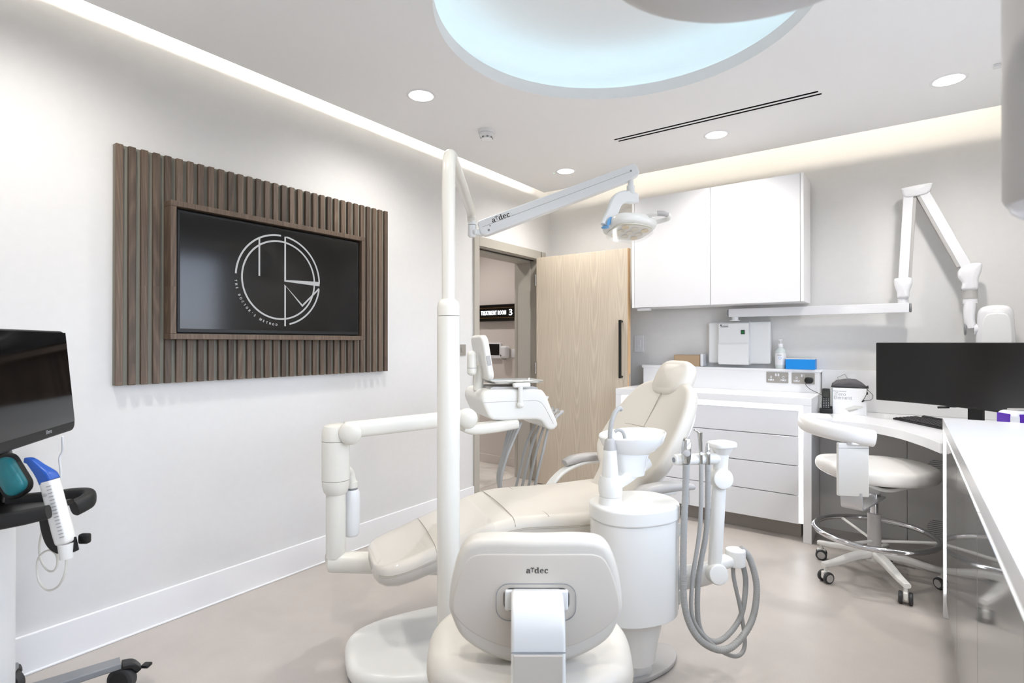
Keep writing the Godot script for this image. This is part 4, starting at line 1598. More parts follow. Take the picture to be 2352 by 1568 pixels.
func _chair() -> void:
	var c := thing("dental_chair", "beige upholstered dental chair on a white base", "dental chair", CHAIR, CHAIR_TURN)
	# base
	var b := MB.new()
	b.cushion(oval(0.53, 1.27, 3.2, 56), 0.075, 0.032, 0.012, 0.0, null, Transform3D(Basis(Vector3(1, 0, 0), Vector3(0, 0, -1), Vector3(0, 1, 0)), Vector3(0, 0.018, -0.02)))
	part("base_cover", b, M.plastic, c)
	b = MB.new()
	b.prism(oval(0.515, 1.255, 3.2, 56), 0.02, 0.002, Transform3D(Basis(Vector3(1, 0, 0), Vector3(0, 0, -1), Vector3(0, 1, 0)), Vector3(0, 0.0, -0.02)))
	part("base_rim", b, M.mid_grey, c, "dark grey rim of the base")
	b = MB.new()
	var lift := []
	for q in [[0.08, 0.30, 0.62, -0.22], [0.16, 0.28, 0.50, -0.24], [0.30, 0.25, 0.40, -0.28], [0.42, 0.28, 0.46, -0.30], [0.50, 0.34, 0.56, -0.28]]:
		var ring := PackedVector3Array()
		for k in rrect(q[1], q[2], 0.09, 5):
			ring.append(Vector3(k.x, q[0], q[3] + k.y))
		lift.append(ring)
	b.loft(lift)
	part("lift_column", b, M.plastic, c)
	# seat and leg rest
	b = MB.new()
	b.loft(seat_rings(0.0, -9.0))
	part("seat", b, M.vinyl, c)
	b = MB.new()
	for s in [-1, 1]:
		for off in [0.0, 0.006]:
			var pts := []
			for q in SEAT:
				if q[0] < 0.515 and q[0] > -0.55:
					pts.append(Vector3(s * (q[2] / 2 + 0.0002), q[1] - q[3] * 0.36 - off, q[0]))
			b.tube(pts, 0.0011, 6, 3)
	part("stitching", b, M.thread, c)
	for z in [0.30, 0.0, -0.14]:
		b = MB.new()
		var pts := []
		for i in 25:
			var x := -0.235 + 0.47 * i / 24
			if absf(x) < 0.245:
				pts.append(Vector3(x * (0.88 if z > 0.1 else 0.99), 0, z + 0.05 * x * x))
		for i in pts.size():
			pts[i].y = seat_top(pts[i].z, pts[i].x) - 0.0003
		b.tube(pts, 0.0016, 6, 2)
		part("seam", b, M.seam, c)
	b = MB.new()
	b.box(Vector3(0, 0.495, -0.27), Vector3(0.42, 0.05, 0.6), 0.02, 3)
	b.box(Vector3(0, 0.455, 0.2), Vector3(0.2, 0.03, 0.42), 0.012, 3, Basis(Vector3.RIGHT, 0.29))
	part("seat_pan", b, M.plastic, c)
	# backrest
	var lean := deg_to_rad(35.0)
	var bk := Transform3D(Basis(Vector3.RIGHT, -lean), Vector3(0, 0.56, -0.612))
	var half := [Vector2(0, 0.585), Vector2(0.07, 0.60), Vector2(0.13, 0.592), Vector2(0.195, 0.555), Vector2(0.246, 0.465), Vector2(0.274, 0.35), Vector2(0.28, 0.25), Vector2(0.268, 0.175), Vector2(0.22, 0.118), Vector2(0.178, 0.085), Vector2(0.165, 0.03), Vector2(0.155, -0.03), Vector2(0.09, -0.05), Vector2(0, -0.052)]
	var w := Warp.new()
	w.bow = 0.55
	w.arch = 0.12
	w.mid = 0.2
	b = MB.new()
	b.cushion(smooth(mirrored(half), 5), 0.075, 0.03, 0.010, 0.0, w, bk, 6)
	part("backrest", b, M.vinyl, c)
	# seams on the backrest
	b = MB.new()
	var vs := []
	for i in 13:
		var y := lerpf(0.585, 0.335, i / 12.0)
		vs.append(bk * w.bend(Vector3(0, y, 0.0838)))
	b.tube(vs, 0.0022, 6, 2)
	part("seam", b, M.seam, c)
	for yy in [0.335]:
		b = MB.new()
		var hs := []
		for i in 25:
			var x := lerpf(-0.243, 0.243, i / 24.0)
			var fall := 1.0 - pow(x / 0.262, 4.0)
			hs.append(bk * w.bend(Vector3(x, yy - 0.35 * x * x, 0.0745 + 0.0098 * maxf(0.0, 1.0 - pow(x / 0.23, 2.0)) - 0.006 * (1.0 - fall))))
		b.tube(hs, 0.002, 6, 2)
		part("seam", b, M.seam, c)
	b = MB.new()
	vs = []
	for i in 8:
		vs.append(bk * w.bend(Vector3(-0.03, lerpf(0.30, 0.0, i / 7.0), 0.0836)))
	b.tube(vs, 0.002, 6, 2)
	part("seam", b, M.seam, c)
	b = MB.new()
	b.cushion(smooth(mirrored([Vector2(0, 0.56), Vector2(0.12, 0.55), Vector2(0.215, 0.45), Vector2(0.235, 0.3), Vector2(0.22, 0.17), Vector2(0.14, 0.06), Vector2(0, 0.0)]), 6), 0.02, 0.009, 0.0, 0.006, w, bk * Transform3D(Basis(), Vector3(0, 0, -0.018)))
	part("back_shell", b, M.plastic, c)
	# head rest on its double-jointed bracket
	var hd := Transform3D(Basis(Vector3.RIGHT, -deg_to_rad(30.0)) * Basis.from_scale(Vector3(0.9, 0.9, 0.97)), Vector3(0, 1.078, -0.938))
	b = MB.new()
	b.cushion(smooth(mirrored([Vector2(0, 0.112), Vector2(0.075, 0.108), Vector2(0.118, 0.075), Vector2(0.132, 0.01), Vector2(0.118, -0.062), Vector2(0.072, -0.1), Vector2(0, -0.108)]), 6), 0.085, 0.036, 0.016, 0.004, null, hd, 6)
	part("headrest", b, M.vinyl, c)
	b = MB.new()
	b.tube([hd * Vector3(-0.10, -0.088, 0.058), hd * Vector3(-0.06, -0.105, 0.058), hd * Vector3(0, -0.1105, 0.058), hd * Vector3(0.06, -0.105, 0.058), hd * Vector3(0.10, -0.088, 0.058)], 0.0014, 6, 4)
	part("stitching", b, M.thread, c)
	b = MB.new()
	b.box(Vector3(0, 1.04, -0.975), Vector3(0.055, 0.15, 0.022), 0.008, 3, Basis(Vector3.RIGHT, -0.3))
	b.cyl(Vector3(-0.036, 1.01, -0.975), Vector3(0.036, 1.01, -0.975), 0.022, 20, -1.0, 0.004)
	part("headrest_bracket", b, M.plastic, c)
	b = MB.new()
	b.box(Vector3(0, 0.955, -0.965), Vector3(0.05, 0.16, 0.01), 0.004, 2, Basis(Vector3.RIGHT, -0.6))
	part("headrest_slide", b, M.steel, c)
	# arms
	for s in [-1, 1]:
		b = MB.new()
		var path := MB.curve([Vector3(s * 0.315, 0.668, -0.475), Vector3(s * 0.318, 0.684, -0.53), Vector3(s * 0.318, 0.69, -0.62), Vector3(s * 0.314, 0.686, -0.70), Vector3(s * 0.308, 0.676, -0.76)], 5)
		b.sweep(path, oval(0.075, 0.042, 2.4, 20), Vector3.UP, [0.72, 1.0, 1.0, 0.95, 0.8, 0.6])
		var arm := part("armrest", b, M.grey_plastic, c, "grey padded armrest")
		b = MB.new()
		b.sweep(MB.curve([Vector3(s * 0.315, 0.668, -0.66), Vector3(s * 0.312, 0.662, -0.56), Vector3(s * 0.305, 0.63, -0.46), Vector3(s * 0.285, 0.57, -0.38), Vector3(s * 0.23, 0.50, -0.33)], 6), rrect(0.05, 0.018, 0.008, 3), Vector3.UP)
		part("arm_bracket", b, M.plastic, arm)
	# clear cover over the foot end
	var f := thing("foot_cover", "clear glossy plastic cover stretched over the chair's foot end", "plastic cover", CHAIR, CHAIR_TURN)
	b = MB.new()
	b.loft(seat_rings(0.0022, 0.02), true, true, false)
	part("film", b, M.film, f)

# ---------------------------------------------------------------- spittoon unit and the assistant's arm
func _cuspidor() -> void:
	var o := Vector3(0.471, 0, -0.371)
	var c := thing("cuspidor_unit", "white oval spittoon cabinet with a ceramic bowl beside the chair", "spittoon", in_chair(o), CHAIR_TURN)
	var flat := Basis(Vector3(1, 0, 0), Vector3(0, 0, -1), Vector3(0, 1, 0))
	var b := MB.new()
	b.prism(oval(0.262, 0.318, 2.3, 64), 0.35, 0.006, Transform3D(flat, Vector3(0, 0.30, 0)))
	part("cabinet_body", b, M.plastic, c)
	b = MB.new()
	b.prism(oval(0.272, 0.328, 2.3, 64), 0.056, 0.009, Transform3D(flat, Vector3(0, 0.645, 0)), 4)
	part("cabinet_lid", b, M.plastic, c)
	# door joints and catches on the curved side
	for a in [62.0, 152.0]:
		var q := deg_to_rad(a)
		b = MB.new()
		var cc := Vector2(signf(cos(q)) * pow(absf(cos(q)), 2.0 / 2.3) * 0.131, signf(sin(q)) * pow(absf(sin(q)), 2.0 / 2.3) * 0.159)
		b.box(Vector3(cc.x, 0.475, -cc.y), Vector3(0.003, 0.33, 0.003))
		part("door_joint", b, M.mid_grey, c)
		if a < 100.0:
			for y in [0.60, 0.352]:
				b = MB.new()
				b.box(Vector3(cc.x, y, -cc.y) * Vector3(1.015, 1, 1.015), Vector3(0.012, 0.048, 0.012), 0.003, 2, Basis(Vector3.UP, q))
				part("catch", b, M.plastic_warm, c)
	# support under the cabinet
	b = MB.new()
	b.lathe([Vector2(0.0, 0.13), Vector2(0.075, 0.13), Vector2(0.085, 0.2), Vector2(0.10, 0.27), Vector2(0.115, 0.302), Vector2(0.0, 0.302)], 32)
	b.sweep(MB.curve([Vector3(0, 0.20, 0), Vector3(-0.12, 0.18, -0.02), Vector3(-0.24, 0.15, -0.04), Vector3(-0.34, 0.13, -0.05)], 5), rrect(0.12, 0.09, 0.03, 4), Vector3.UP)
	part("support_arm", b, M.plastic, c)
	b = MB.new()
	b.prism(smooth([Vector2(-0.10, -0.06), Vector2(0.06, -0.07), Vector2(0.10, 0.0), Vector2(0.06, 0.16), Vector2(-0.02, 0.24), Vector2(-0.10, 0.2)], 5), 0.018, 0.006, Transform3D(flat, Vector3(-0.12, 0.004, -0.05)))
	part("floor_foot", b, M.grey_plastic, c)
	b = MB.new()
	b.box(Vector3(-0.1, 0.07, -0.05), Vector3(0.12, 0.14, 0.14), 0.03, 4)
	part("floor_box", b, M.plastic, c)
	# swivel tower on the lid
	var t := Vector3(-0.002, 0, 0.098)
	b = MB.new()
	b.lathe([Vector2(0.0, 0.70), Vector2(0.041, 0.70), Vector2(0.0395, 0.728), Vector2(0.0, 0.728)], 32, Transform3D(Basis(), t))
	part("tower_base", b, M.plastic, c)
	b = MB.new()
	b.lathe([Vector2(0.0, 0.729), Vector2(0.0395, 0.729), Vector2(0.043, 0.75), Vector2(0.0425, 0.775), Vector2(0.036, 0.80), Vector2(0.0, 0.815)], 32, Transform3D(Basis(), t))
	b.sweep(MB.curve([t + Vector3(0, 0.765, 0.0), t + Vector3(-0.012, 0.785, -0.06), t + Vector3(-0.03, 0.81, -0.13), t + Vector3(-0.036, 0.832, -0.178)], 5), rrect(0.062, 0.046, 0.018, 4), Vector3.UP, [1.0, 1.0, 0.95, 0.9])
	part("swivel_arm", b, M.plastic, c)
	b = MB.new()
	b.lathe([Vector2(0.0, 0.78), Vector2(0.0315, 0.78), Vector2(0.0235, 0.895), Vector2(0.0, 0.895)], 32, Transform3D(Basis(), t + Vector3(0.004, 0, 0.004)))
	part("filler_column", b, M.plastic, c)
	b = MB.new()
	b.lathe([Vector2(0.0, 0.895), Vector2(0.0235, 0.895), Vector2(0.019, 0.928), Vector2(0.012, 0.936), Vector2(0.0, 0.936)], 32, Transform3D(Basis(), t + Vector3(0.004, 0, 0.004)))
	part("filler_collar", b, M.grey_plastic, c, "grey collar")
	b = MB.new()
	var n := t + Vector3(0.004, 0, 0.004)
	b.tube([n + Vector3(0, 0.93, 0), n + Vector3(0.001, 0.965, -0.001), n + Vector3(-0.001, 1.0, -0.009), n + Vector3(-0.004, 1.028, -0.024), n + Vector3(-0.008, 1.042, -0.043), n + Vector3(-0.01, 1.036, -0.054)], 0.0085, 14, 6)
	part("cup_filler_tube", b, M.hose, c, "grey curved filler tube")
	# bowl and its stand
	var w := Vector3(-0.044, 0, -0.026)
	b = MB.new()
	b.loft([ring_at(w + Vector3(0.008, 0.79, 0.02), 0.05, 0.056), ring_at(w + Vector3(0.008, 0.84, 0.02), 0.054, 0.064), ring_at(w + Vector3(0.004, 0.885, 0.015), 0.062, 0.082)])
	part("bowl_stand", b, M.ceramic, c)
	b = MB.new()
	var sq := Transform3D(Basis(Vector3.RIGHT, 0.05) * Basis.from_scale(Vector3(0.92, 1, 1.1)), w + Vector3(0, 0.855, 0))
	b.lathe([Vector2(0.0, 0.0), Vector2(0.05, 0.004), Vector2(0.085, 0.024), Vector2(0.108, 0.05), Vector2(0.117, 0.074), Vector2(0.119, 0.082), Vector2(0.116, 0.087), Vector2(0.111, 0.084), Vector2(0.106, 0.07), Vector2(0.092, 0.045), Vector2(0.066, 0.024), Vector2(0.03, 0.015), Vector2(0.0, 0.013)], 56, sq)
	part("bowl", b, M.ceramic, c, "white ceramic bowl")
	b = MB.new()
	b.lathe([Vector2(0.0, 0.0), Vector2(0.02, 0.0), Vector2(0.018, 0.012), Vector2(0.011, 0.02), Vector2(0.0, 0.02)], 24, Transform3D(Basis(), w + Vector3(0.012, 0.888, 0.045)))
	part("spout_base", b, M.ceramic, c)
	b = MB.new()
	var sp := w + Vector3(0.012, 0.905, 0.045)
	b.tube([sp, sp + Vector3(0, 0.025, 0), sp + Vector3(-0.002, 0.045, 0.008), sp + Vector3(-0.008, 0.052, 0.024), sp + Vector3(-0.012, 0.044, 0.036)], 0.0068, 12, 6)
	part("rinse_spout", b, M.hose, c, "grey rinse spout")
	# assistant's arm
	var a := thing("instrument_holder", "white jointed instrument holder with suction hoses beside the spittoon", "instrument holder", CHAIR, CHAIR_TURN)
	b = MB.new()
	b.sweep(MB.curve([Vector3(0.40, 0.40, -0.47), Vector3(0.47, 0.395, -0.545), Vector3(0.53, 0.415, -0.61), Vector3(0.575, 0.445, -0.655)], 5), oval(0.07, 0.09, 2.5, 24), Vector3.UP, [1.0, 1.0, 0.9, 0.8])
	part("base_arm", b, M.plastic, a)
	b = MB.new()
	b.cyl(Vector3(0.545, 0.432, -0.655), Vector3(0.615, 0.446, -0.635), 0.037, 28, -1.0, 0.008)
	part("lower_joint", b, M.plastic, a)
	b = MB.new()
	b.box(Vector3(0.577, 0.472, -0.70), Vector3(0.05, 0.045, 0.11), 0.018, 4, Basis(Vector3.UP, 0.1))
	b.cyl(Vector3(0.578, 0.452, -0.742), Vector3(0.578, 0.512, -0.742), 0.036, 28, -1.0, 0.006)
	part("hose_junction", b, M.plastic, a)
	b = MB.new()
	b.cyl(Vector3(0.578, 0.45, -0.645), Vector3(0.583, 0.775, -0.664), 0.0245, 24)
	part("post", b, M.plastic, a)
	b = MB.new()
	b.cyl(Vector3(0.552, 0.782, -0.676), Vector3(0.618, 0.788, -0.654), 0.038, 28, -1.0, 0.01)
	part("upper_joint", b, M.plastic, a)
	b = MB.new()
	b.cyl(Vector3(0.583, 0.80, -0.667), Vector3(0.584, 0.888, -0.672), 0.0255, 24)
	part("neck", b, M.plastic, a)
	b = MB.new()
	b.prism(oval(0.085, 0.098, 3.0, 40), 0.022, 0.008, Transform3D(flat, Vector3(0.585, 0.896, -0.673)), 4)
	b.lathe([Vector2(0.026, 0.872), Vector2(0.04, 0.897), Vector2(0.0, 0.897)], 28, Transform3D(Basis(), Vector3(0.585, 0, -0.673)))
	part("control_pad", b, M.plastic, a)
	b = MB.new()
	b.cyl(Vector3(0.568, 0.862, -0.487), Vector3(0.583, 0.856, -0.665), 0.0205, 24, -1.0, 0.004)
	part("holder_bar", b, M.plastic, a)
	b = MB.new()
	b.cyl(Vector3(0.5678, 0.862, -0.474), Vector3(0.568, 0.862, -0.488), 0.019, 24, -1.0, 0.004)
	var kn := part("end_knob", b, M.plastic, a)
	b = MB.new()
	b.cyl(Vector3(0.5678, 0.862, -0.472), Vector3(0.568, 0.862, -0.475), 0.009, 16)
	part("screw", b, M.mid_grey, kn)
	# the three instruments that hang in it
	var defs := [
		["wide suction handpiece with thick ribbed hose hanging in the jointed holder", Vector3(0.594, 0.0, -0.507), 0.0115],
		["slim syringe handpiece with angled nozzle hanging in the jointed holder", Vector3(0.596, 0.0, -0.57), 0.0075],
		["small suction handpiece with a thin grey hose next to the holder's post", Vector3(0.596, 0.0, -0.60), 0.0095]]
	var hoses := [
		[Vector3(0.594, 0.85, -0.507), Vector3(0.592, 0.758, -0.505), Vector3(0.59, 0.511, -0.497), Vector3(0.600, 0.334, -0.499), Vector3(0.625, 0.231, -0.547), Vector3(0.633, 0.186, -0.655), Vector3(0.625, 0.251, -0.766), Vector3(0.612, 0.366, -0.81), Vector3(0.59, 0.47, -0.80), Vector3(0.578, 0.512, -0.765)],
		[Vector3(0.596, 0.846, -0.57), Vector3(0.59, 0.623, -0.570), Vector3(0.585, 0.424, -0.54), Vector3(0.593, 0.293, -0.538), Vector3(0.606, 0.193, -0.615), Vector3(0.61, 0.137, -0.71), Vector3(0.598, 0.16, -0.766), Vector3(0.582, 0.28, -0.763), Vector3(0.572, 0.40, -0.74), Vector3(0.574, 0.458, -0.735)],
		[Vector3(0.596, 0.842, -0.60), Vector3(0.588, 0.619, -0.602), Vector3(0.575, 0.416, -0.574), Vector3(0.578, 0.246, -0.579), Vector3(0.582, 0.187, -0.658), Vector3(0.584, 0.252, -0.755), Vector3(0.576, 0.369, -0.792), Vector3(0.566, 0.45, -0.785), Vector3(0.568, 0.50, -0.755)]]
	for k in 3:
		var t2 := thing(["suction_handpiece", "syringe_handpiece", "saliva_handpiece"][k], defs[k][0], "handpiece", CHAIR, CHAIR_TURN)
		var at: Vector3 = defs[k][1]
		b = MB.new()
		if k == 0:
			b.sweep(MB.curve([at + Vector3(0, 0.853, 0), at + Vector3(0, 0.872, 0), at + Vector3(0, 0.905, -0.001), at + Vector3(0, 0.932, -0.002), at + Vector3(0, 0.944, -0.002)], 4), oval(0.03, 0.032, 2.4, 24), Vector3(1, 0, 0), [0.75, 1.0, 1.05, 0.9, 0.5])
		elif k == 1:
			b.tube([at + Vector3(0, 0.84, 0), at + Vector3(0, 0.90, 0.002), at + Vector3(0, 0.945, 0.004), at + Vector3(0, 0.96, 0.006)], 0.0075, 14, 4, [0.75, 0.85, 1.2, 1.35])
			b.tube([at + Vector3(0, 0.95, 0.004), at + Vector3(0.0, 0.962, 0.014), at + Vector3(0, 0.970, 0.03)], 0.0042, 10, 4, [1.2, 1.0, 0.7])
		else:
			b.tube([at + Vector3(0, 0.838, 0), at + Vector3(0, 0.87, 0), at + Vector3(0, 0.90, 0), at + Vector3(0, 0.917, 0)], 0.009, 14, 4, [0.9, 1.0, 0.9, 0.5])
		var hb := part("handle", b, M.steel_bright, t2, "bright metal handle")
		b = MB.new()
		if k == 0:
			b.cyl(at + Vector3(0.012, 0.892, 0.008), at + Vector3(0.022, 0.893, 0.013), 0.0115, 20, -1.0, 0.002)
			part("valve_button", b, M.grey_plastic, hb)
		else:
			b.cyl(at + Vector3(0.006, 0.885, 0.004), at + Vector3(0.013, 0.886, 0.008), 0.0055, 14)
			part("valve_button", b, M.steel_bright, hb)
		b = MB.new()
		b.tube(hoses[k], defs[k][2], 14, 10)
		var hose := part("hose", b, M.hose, t2, "grey flexible hose")
		if k != 1:
			b = MB.new()
			var cv := MB.curve(hoses[k], 26)
			var r: float = defs[k][2]
			for i in range(3, cv.size() - 3, 2):
				if i % 2 == 1:
					var d := (cv[i + 1] - cv[i - 1]).normalized()
					b.cyl(cv[i] - d * 0.0011, cv[i] + d * 0.0011, r + 0.0009, 12)
			part("hose_ribs", b, M.hose, hose)

func ring_at(c: Vector3, rx: float, rz: float, n := 32) -> PackedVector3Array:
	var o := PackedVector3Array()
	for i in n:
		o.append(c + Vector3(cos(TAU * i / n) * rx, 0, sin(TAU * i / n) * rz))
	return o

# ---------------------------------------------------------------- delivery unit on its arm
func _delivery_unit() -> void:
	var c := thing("delivery_unit", "white instrument console on a jointed arm over the chair", "delivery unit", CHAIR, CHAIR_TURN)
	var b := MB.new()
	b.sweep(MB.curve([Vector3(-0.292, 0.335, 0.672), Vector3(-0.286, 0.335, 0.64), Vector3(-0.22, 0.33, 0.46), Vector3(-0.15, 0.325, 0.27), Vector3(-0.08, 0.32, 0.05), Vector3(-0.06, 0.32, -0.1)], 5), oval(0.088, 0.086, 2.4, 24), Vector3.UP, [0.7, 1.0, 1.0, 1.0, 1.0, 1.0])
	part("base_arm", b, M.plastic_warm, c)
	b = MB.new()
	b.cyl(Vector3(-0.284, 0.36, 0.636), Vector3(-0.284, 0.66, 0.636), 0.041, 32)
	part("post", b, M.plastic_warm, c)
	b = MB.new()
	b.lathe([Vector2(0.0, 0.625), Vector2(0.038, 0.625), Vector2(0.05, 0.64), Vector2(0.057, 0.665), Vector2(0.058, 0.69), Vector2(0.0, 0.69)], 36, Transform3D(Basis(), Vector3(-0.284, 0, 0.636)))
	part("post_collar", b, M.plastic_warm, c)
	b = MB.new()
	b.cyl(Vector3(-0.284, 0.692, 0.636), Vector3(-0.284, 0.858, 0.636), 0.0585, 36)
	part("post_sleeve", b, M.plastic_warm, c)
	b = MB.new()
	b.lathe([Vector2(0.0, 0.86), Vector2(0.0585, 0.86), Vector2(0.058, 0.90), Vector2(0.05, 0.922), Vector2(0.03, 0.93), Vector2(0.0, 0.931)], 36, Transform3D(Basis(), Vector3(-0.284, 0, 0.636)))
	b.box(Vector3(-0.275, 0.897, 0.60), Vector3(0.09, 0.06, 0.09), 0.022, 4)
	part("post_cap", b, M.plastic_warm, c)
	b = MB.new()
	b.ball(Vector3(-0.215, 0.897, 0.582), Vector3(0.05, 0.05, 0.026), 28, Basis(Vector3.UP, 1.2))
	part("tension_knob", b, M.plastic_warm, c)
	b = MB.new()
	b.sweep(MB.curve([Vector3(-0.272, 0.902, 0.60), Vector3(-0.31, 0.912, 0.32), Vector3(-0.347, 0.925, 0.03)], 8), oval(0.06, 0.074, 2.6, 28), Vector3.UP, [1.0, 0.98, 0.95])
	part("arm", b, M.plastic_warm, c)
	b = MB.new()
	b.ball(Vector3(-0.325, 0.918, 0.036), Vector3(0.05, 0.05, 0.034), 28, Basis(Vector3.UP, 1.2))
	part("tension_knob", b, M.plastic_warm, c)
	b = MB.new()
	b.sweep(MB.curve([Vector3(-0.355, 0.874, 0.05), Vector3(-0.36, 0.862, 0.0), Vector3(-0.38, 0.864, -0.12), Vector3(-0.42, 0.868, -0.235)], 6), rrect(0.10, 0.05, 0.02, 4), Vector3.UP, [0.8, 1.0, 1.0, 0.92])
	part("arm_extension", b, M.plastic_warm, c)
	b = MB.new()
	b.tube([Vector3(-0.46, 0.87, -0.21), Vector3(-0.46, 0.90, -0.21)], 0.05, 24, 2)
	part("swivel", b, M.plastic_warm, c)
	# console: side profile swept across
	var prof := smooth([Vector2(0.006, 1.0), Vector2(0.022, 1.036), Vector2(0.065, 1.046), Vector2(0.18, 1.046), Vector2(0.30, 1.042), Vector2(0.345, 1.022), Vector2(0.385, 0.935), Vector2(0.418, 0.862), Vector2(0.408, 0.836), Vector2(0.382, 0.828), Vector2(0.352, 0.842), Vector2(0.315, 0.882), Vector2(0.22, 0.888), Vector2(0.085, 0.892), Vector2(0.045, 0.91), Vector2(0.02, 0.955)], 4)
	var cons := Transform3D(Basis(Vector3(0, 0, -1), Vector3(0, 1, 0), Vector3(1, 0, 0)), Vector3(-0.72, 0, -0.052))
	b = MB.new()
	b.prism(prof, 0.335, 0.014, cons, 3)
	var con := part("console", b, M.plastic, c)
	b = MB.new()
	b.prism(PackedVector2Array([Vector2(0.055, 1.040), Vector2(0.062, 1.053), Vector2(0.075, 1.058), Vector2(0.29, 1.055), Vector2(0.318, 1.048), Vector2(0.325, 1.036)]), 0.27, 0.003, cons * Transform3D(Basis(), Vector3(0, 0, 0.03)))
	part("top_mat", b, M.grey_plastic, con, "grey mat")
	b = MB.new()
	var line := PackedVector3Array()
	for q in [Vector2(0.004, 0.985), Vector2(0.06, 0.985), Vector2(0.25, 0.985), Vector2(0.31, 0.98), Vector2(0.345, 0.945), Vector2(0.392, 0.86)]:
		line.append(cons * Vector3(q.x, q.y, 0.3352))
	b.tube(Array(line), 0.0012, 6, 4)
	part("shut_line", b, M.grey_plastic, con)
	b = MB.new()
	b.box(cons * Vector3(0.375, 0.955, 0.17), Vector3(0.2, 0.09, 0.006), 0.002, 2, Basis(Vector3.RIGHT, -0.42))
	part("touch_panel", b, M.plastic_cool, con)
	# handpiece rests along the front
	for i in 5:
		var x := -0.43 - i * 0.058
		b = MB.new()
		b.sweep(MB.curve([Vector3(x, 0.865, -0.462), Vector3(x, 0.885, -0.478), Vector3(x, 0.905, -0.502), Vector3(x, 0.918, -0.522)], 4), rrect(0.03, 0.014, 0.005, 3), Vector3.UP, [1.0, 1.0, 1.0, 0.8])
		var rest := part("handpiece_rest", b, M.grey_plastic, c)
		b = MB.new()
		b.cyl(Vector3(x, 0.912, -0.50), Vector3(x, 0.936, -0.485), 0.0055, 12)
		part("coupling", b, M.steel_bright, rest)
	# hoses looping under the console
	for i in 4:
		b = MB.new()
		var x := -0.425 - i * 0.05
		var k := 0.012 * i
		b.tube([Vector3(x, 0.85, -0.435), Vector3(x + 0.005, 0.74, -0.408 + k), Vector3(x + 0.01, 0.62, -0.372 + k), Vector3(x + 0.012, 0.5, -0.34 + k), Vector3(x + 0.012, 0.40, -0.28), Vector3(x + 0.012, 0.42, -0.2 - k), Vector3(x + 0.01, 0.56, -0.165 - k), Vector3(x + 0.005, 0.70, -0.20 - k), Vector3(x, 0.87, -0.28)], 0.0075, 12, 8)
		part("hose", b, M.hose, c, "grey looping hose")
	# screen on its stem
	b = MB.new()
	b.tube([Vector3(-0.55, 1.03, -0.085), Vector3(-0.55, 1.09, -0.09), Vector3(-0.55, 1.16, -0.095)], 0.026, 20, 3)
	part("stem", b, M.plastic_warm, c)
	b = MB.new()
	b.cushion(rrect(0.21, 0.235, 0.04, 6), 0.036, 0.013, 0.002, 0.0, null, Transform3D(Basis(Vector3.UP, PI) * Basis(Vector3.RIGHT, -0.17), Vector3(-0.53, 1.20, -0.085)))
	var scr := part("control_screen", b, M.plastic, c)
	b = MB.new()
	b.box(Vector3(-0.424, 1.19, -0.105), Vector3(0.004, 0.05, 0.02), 0.001, 1, Basis(Vector3.RIGHT, 0.17))
	part("port_cover", b, M.grey_plastic, scr)
	b = MB.new()
	b.cyl(Vector3(-0.50, 1.13, -0.038), Vector3(-0.50, 1.215, -0.038), 0.025, 24)
	b.ball(Vector3(-0.50, 1.215, -0.038), Vector3(0.025, 0.026, 0.025), 20)
	b.ball(Vector3(-0.50, 1.13, -0.038), Vector3(0.025, 0.018, 0.025), 20)
	part("screen_pivot", b, M.plastic_warm, c)
	b = MB.new()
	b.cyl(Vector3(-0.5, 1.15, -0.038), Vector3(-0.5, 1.153, -0.038), 0.0256, 24)
	part("pivot_ring", b, M.grey_plastic, c)
	# tray bracket
	b = MB.new()
	b.ball(Vector3(-0.372, 0.968, -0.255), Vector3(0.017, 0.017, 0.017), 20)
	b.cyl(Vector3(-0.372, 0.97, -0.255), Vector3(-0.372, 1.062, -0.255), 0.0125, 20)
	b.box(Vector3(-0.374, 1.066, -0.262), Vector3(0.03, 0.022, 0.09), 0.007, 3)
	b.box(Vector3(-0.45, 1.067, -0.27), Vector3(0.17, 0.01, 0.05), 0.004)
	part("tray_bracket", b, M.plastic, c)
	# bottle clipped behind the post
	b = MB.new()
	var bt := Vector3(-0.35, 0, 0.565)
	b.lathe([Vector2(0.0, 0.418), Vector2(0.026, 0.418), Vector2(0.034, 0.43), Vector2(0.036, 0.48), Vector2(0.037, 0.58), Vector2(0.034, 0.612), Vector2(0.027, 0.625), Vector2(0.0, 0.625)], 28, Transform3D(Basis(), bt))
	var bo := part("water_bottle", b, M.plastic_cool, c, "white water bottle")
	b = MB.new()
	b.cyl(bt + Vector3(0, 0.627, 0), bt + Vector3(0, 0.634, 0), 0.026, 24)
	part("neck_ring", b, M.mid_grey, bo)
	b = MB.new()
	b.cyl(bt + Vector3(0, 0.634, 0), bt + Vector3(0, 0.66, 0), 0.027, 24)
	b.tube([bt + Vector3(0, 0.655, 0), bt + Vector3(0.004, 0.70, 0.01), bt + Vector3(0.03, 0.72, 0.03), bt + Vector3(0.055, 0.70, 0.058)], 0.021, 16, 4)
	part("bottle_mount", b, M.plastic_warm, c)
	# metal tray on the bracket
	var t := thing("instrument_tray", "shallow metal instrument tray on the console's bracket", "tray", in_chair(Vector3(-0.50, 1.073, -0.262)), CHAIR_TURN)
	b = MB.new()
	var ro := rrect(0.20, 0.285, 0.02, 4)
	var rings := []
	for q in [[1.0, 0.012, 0.0], [0.985, 0.013, 0.0], [0.92, 0.0015, 0.0], [0.02, 0.0015, 0.0], [0.02, 0.0, 0.0], [0.925, 0.0, 0.0], [0.99, 0.0105, 0.0], [1.004, 0.011, 0.0], [1.0, 0.012, 0.0]]:
		var ring := PackedVector3Array()
		for p in ro:
			ring.append(Vector3(p.x * q[0], q[1], p.y * q[0]))
		rings.append(ring)
	b.loft(rings, true, false, false)
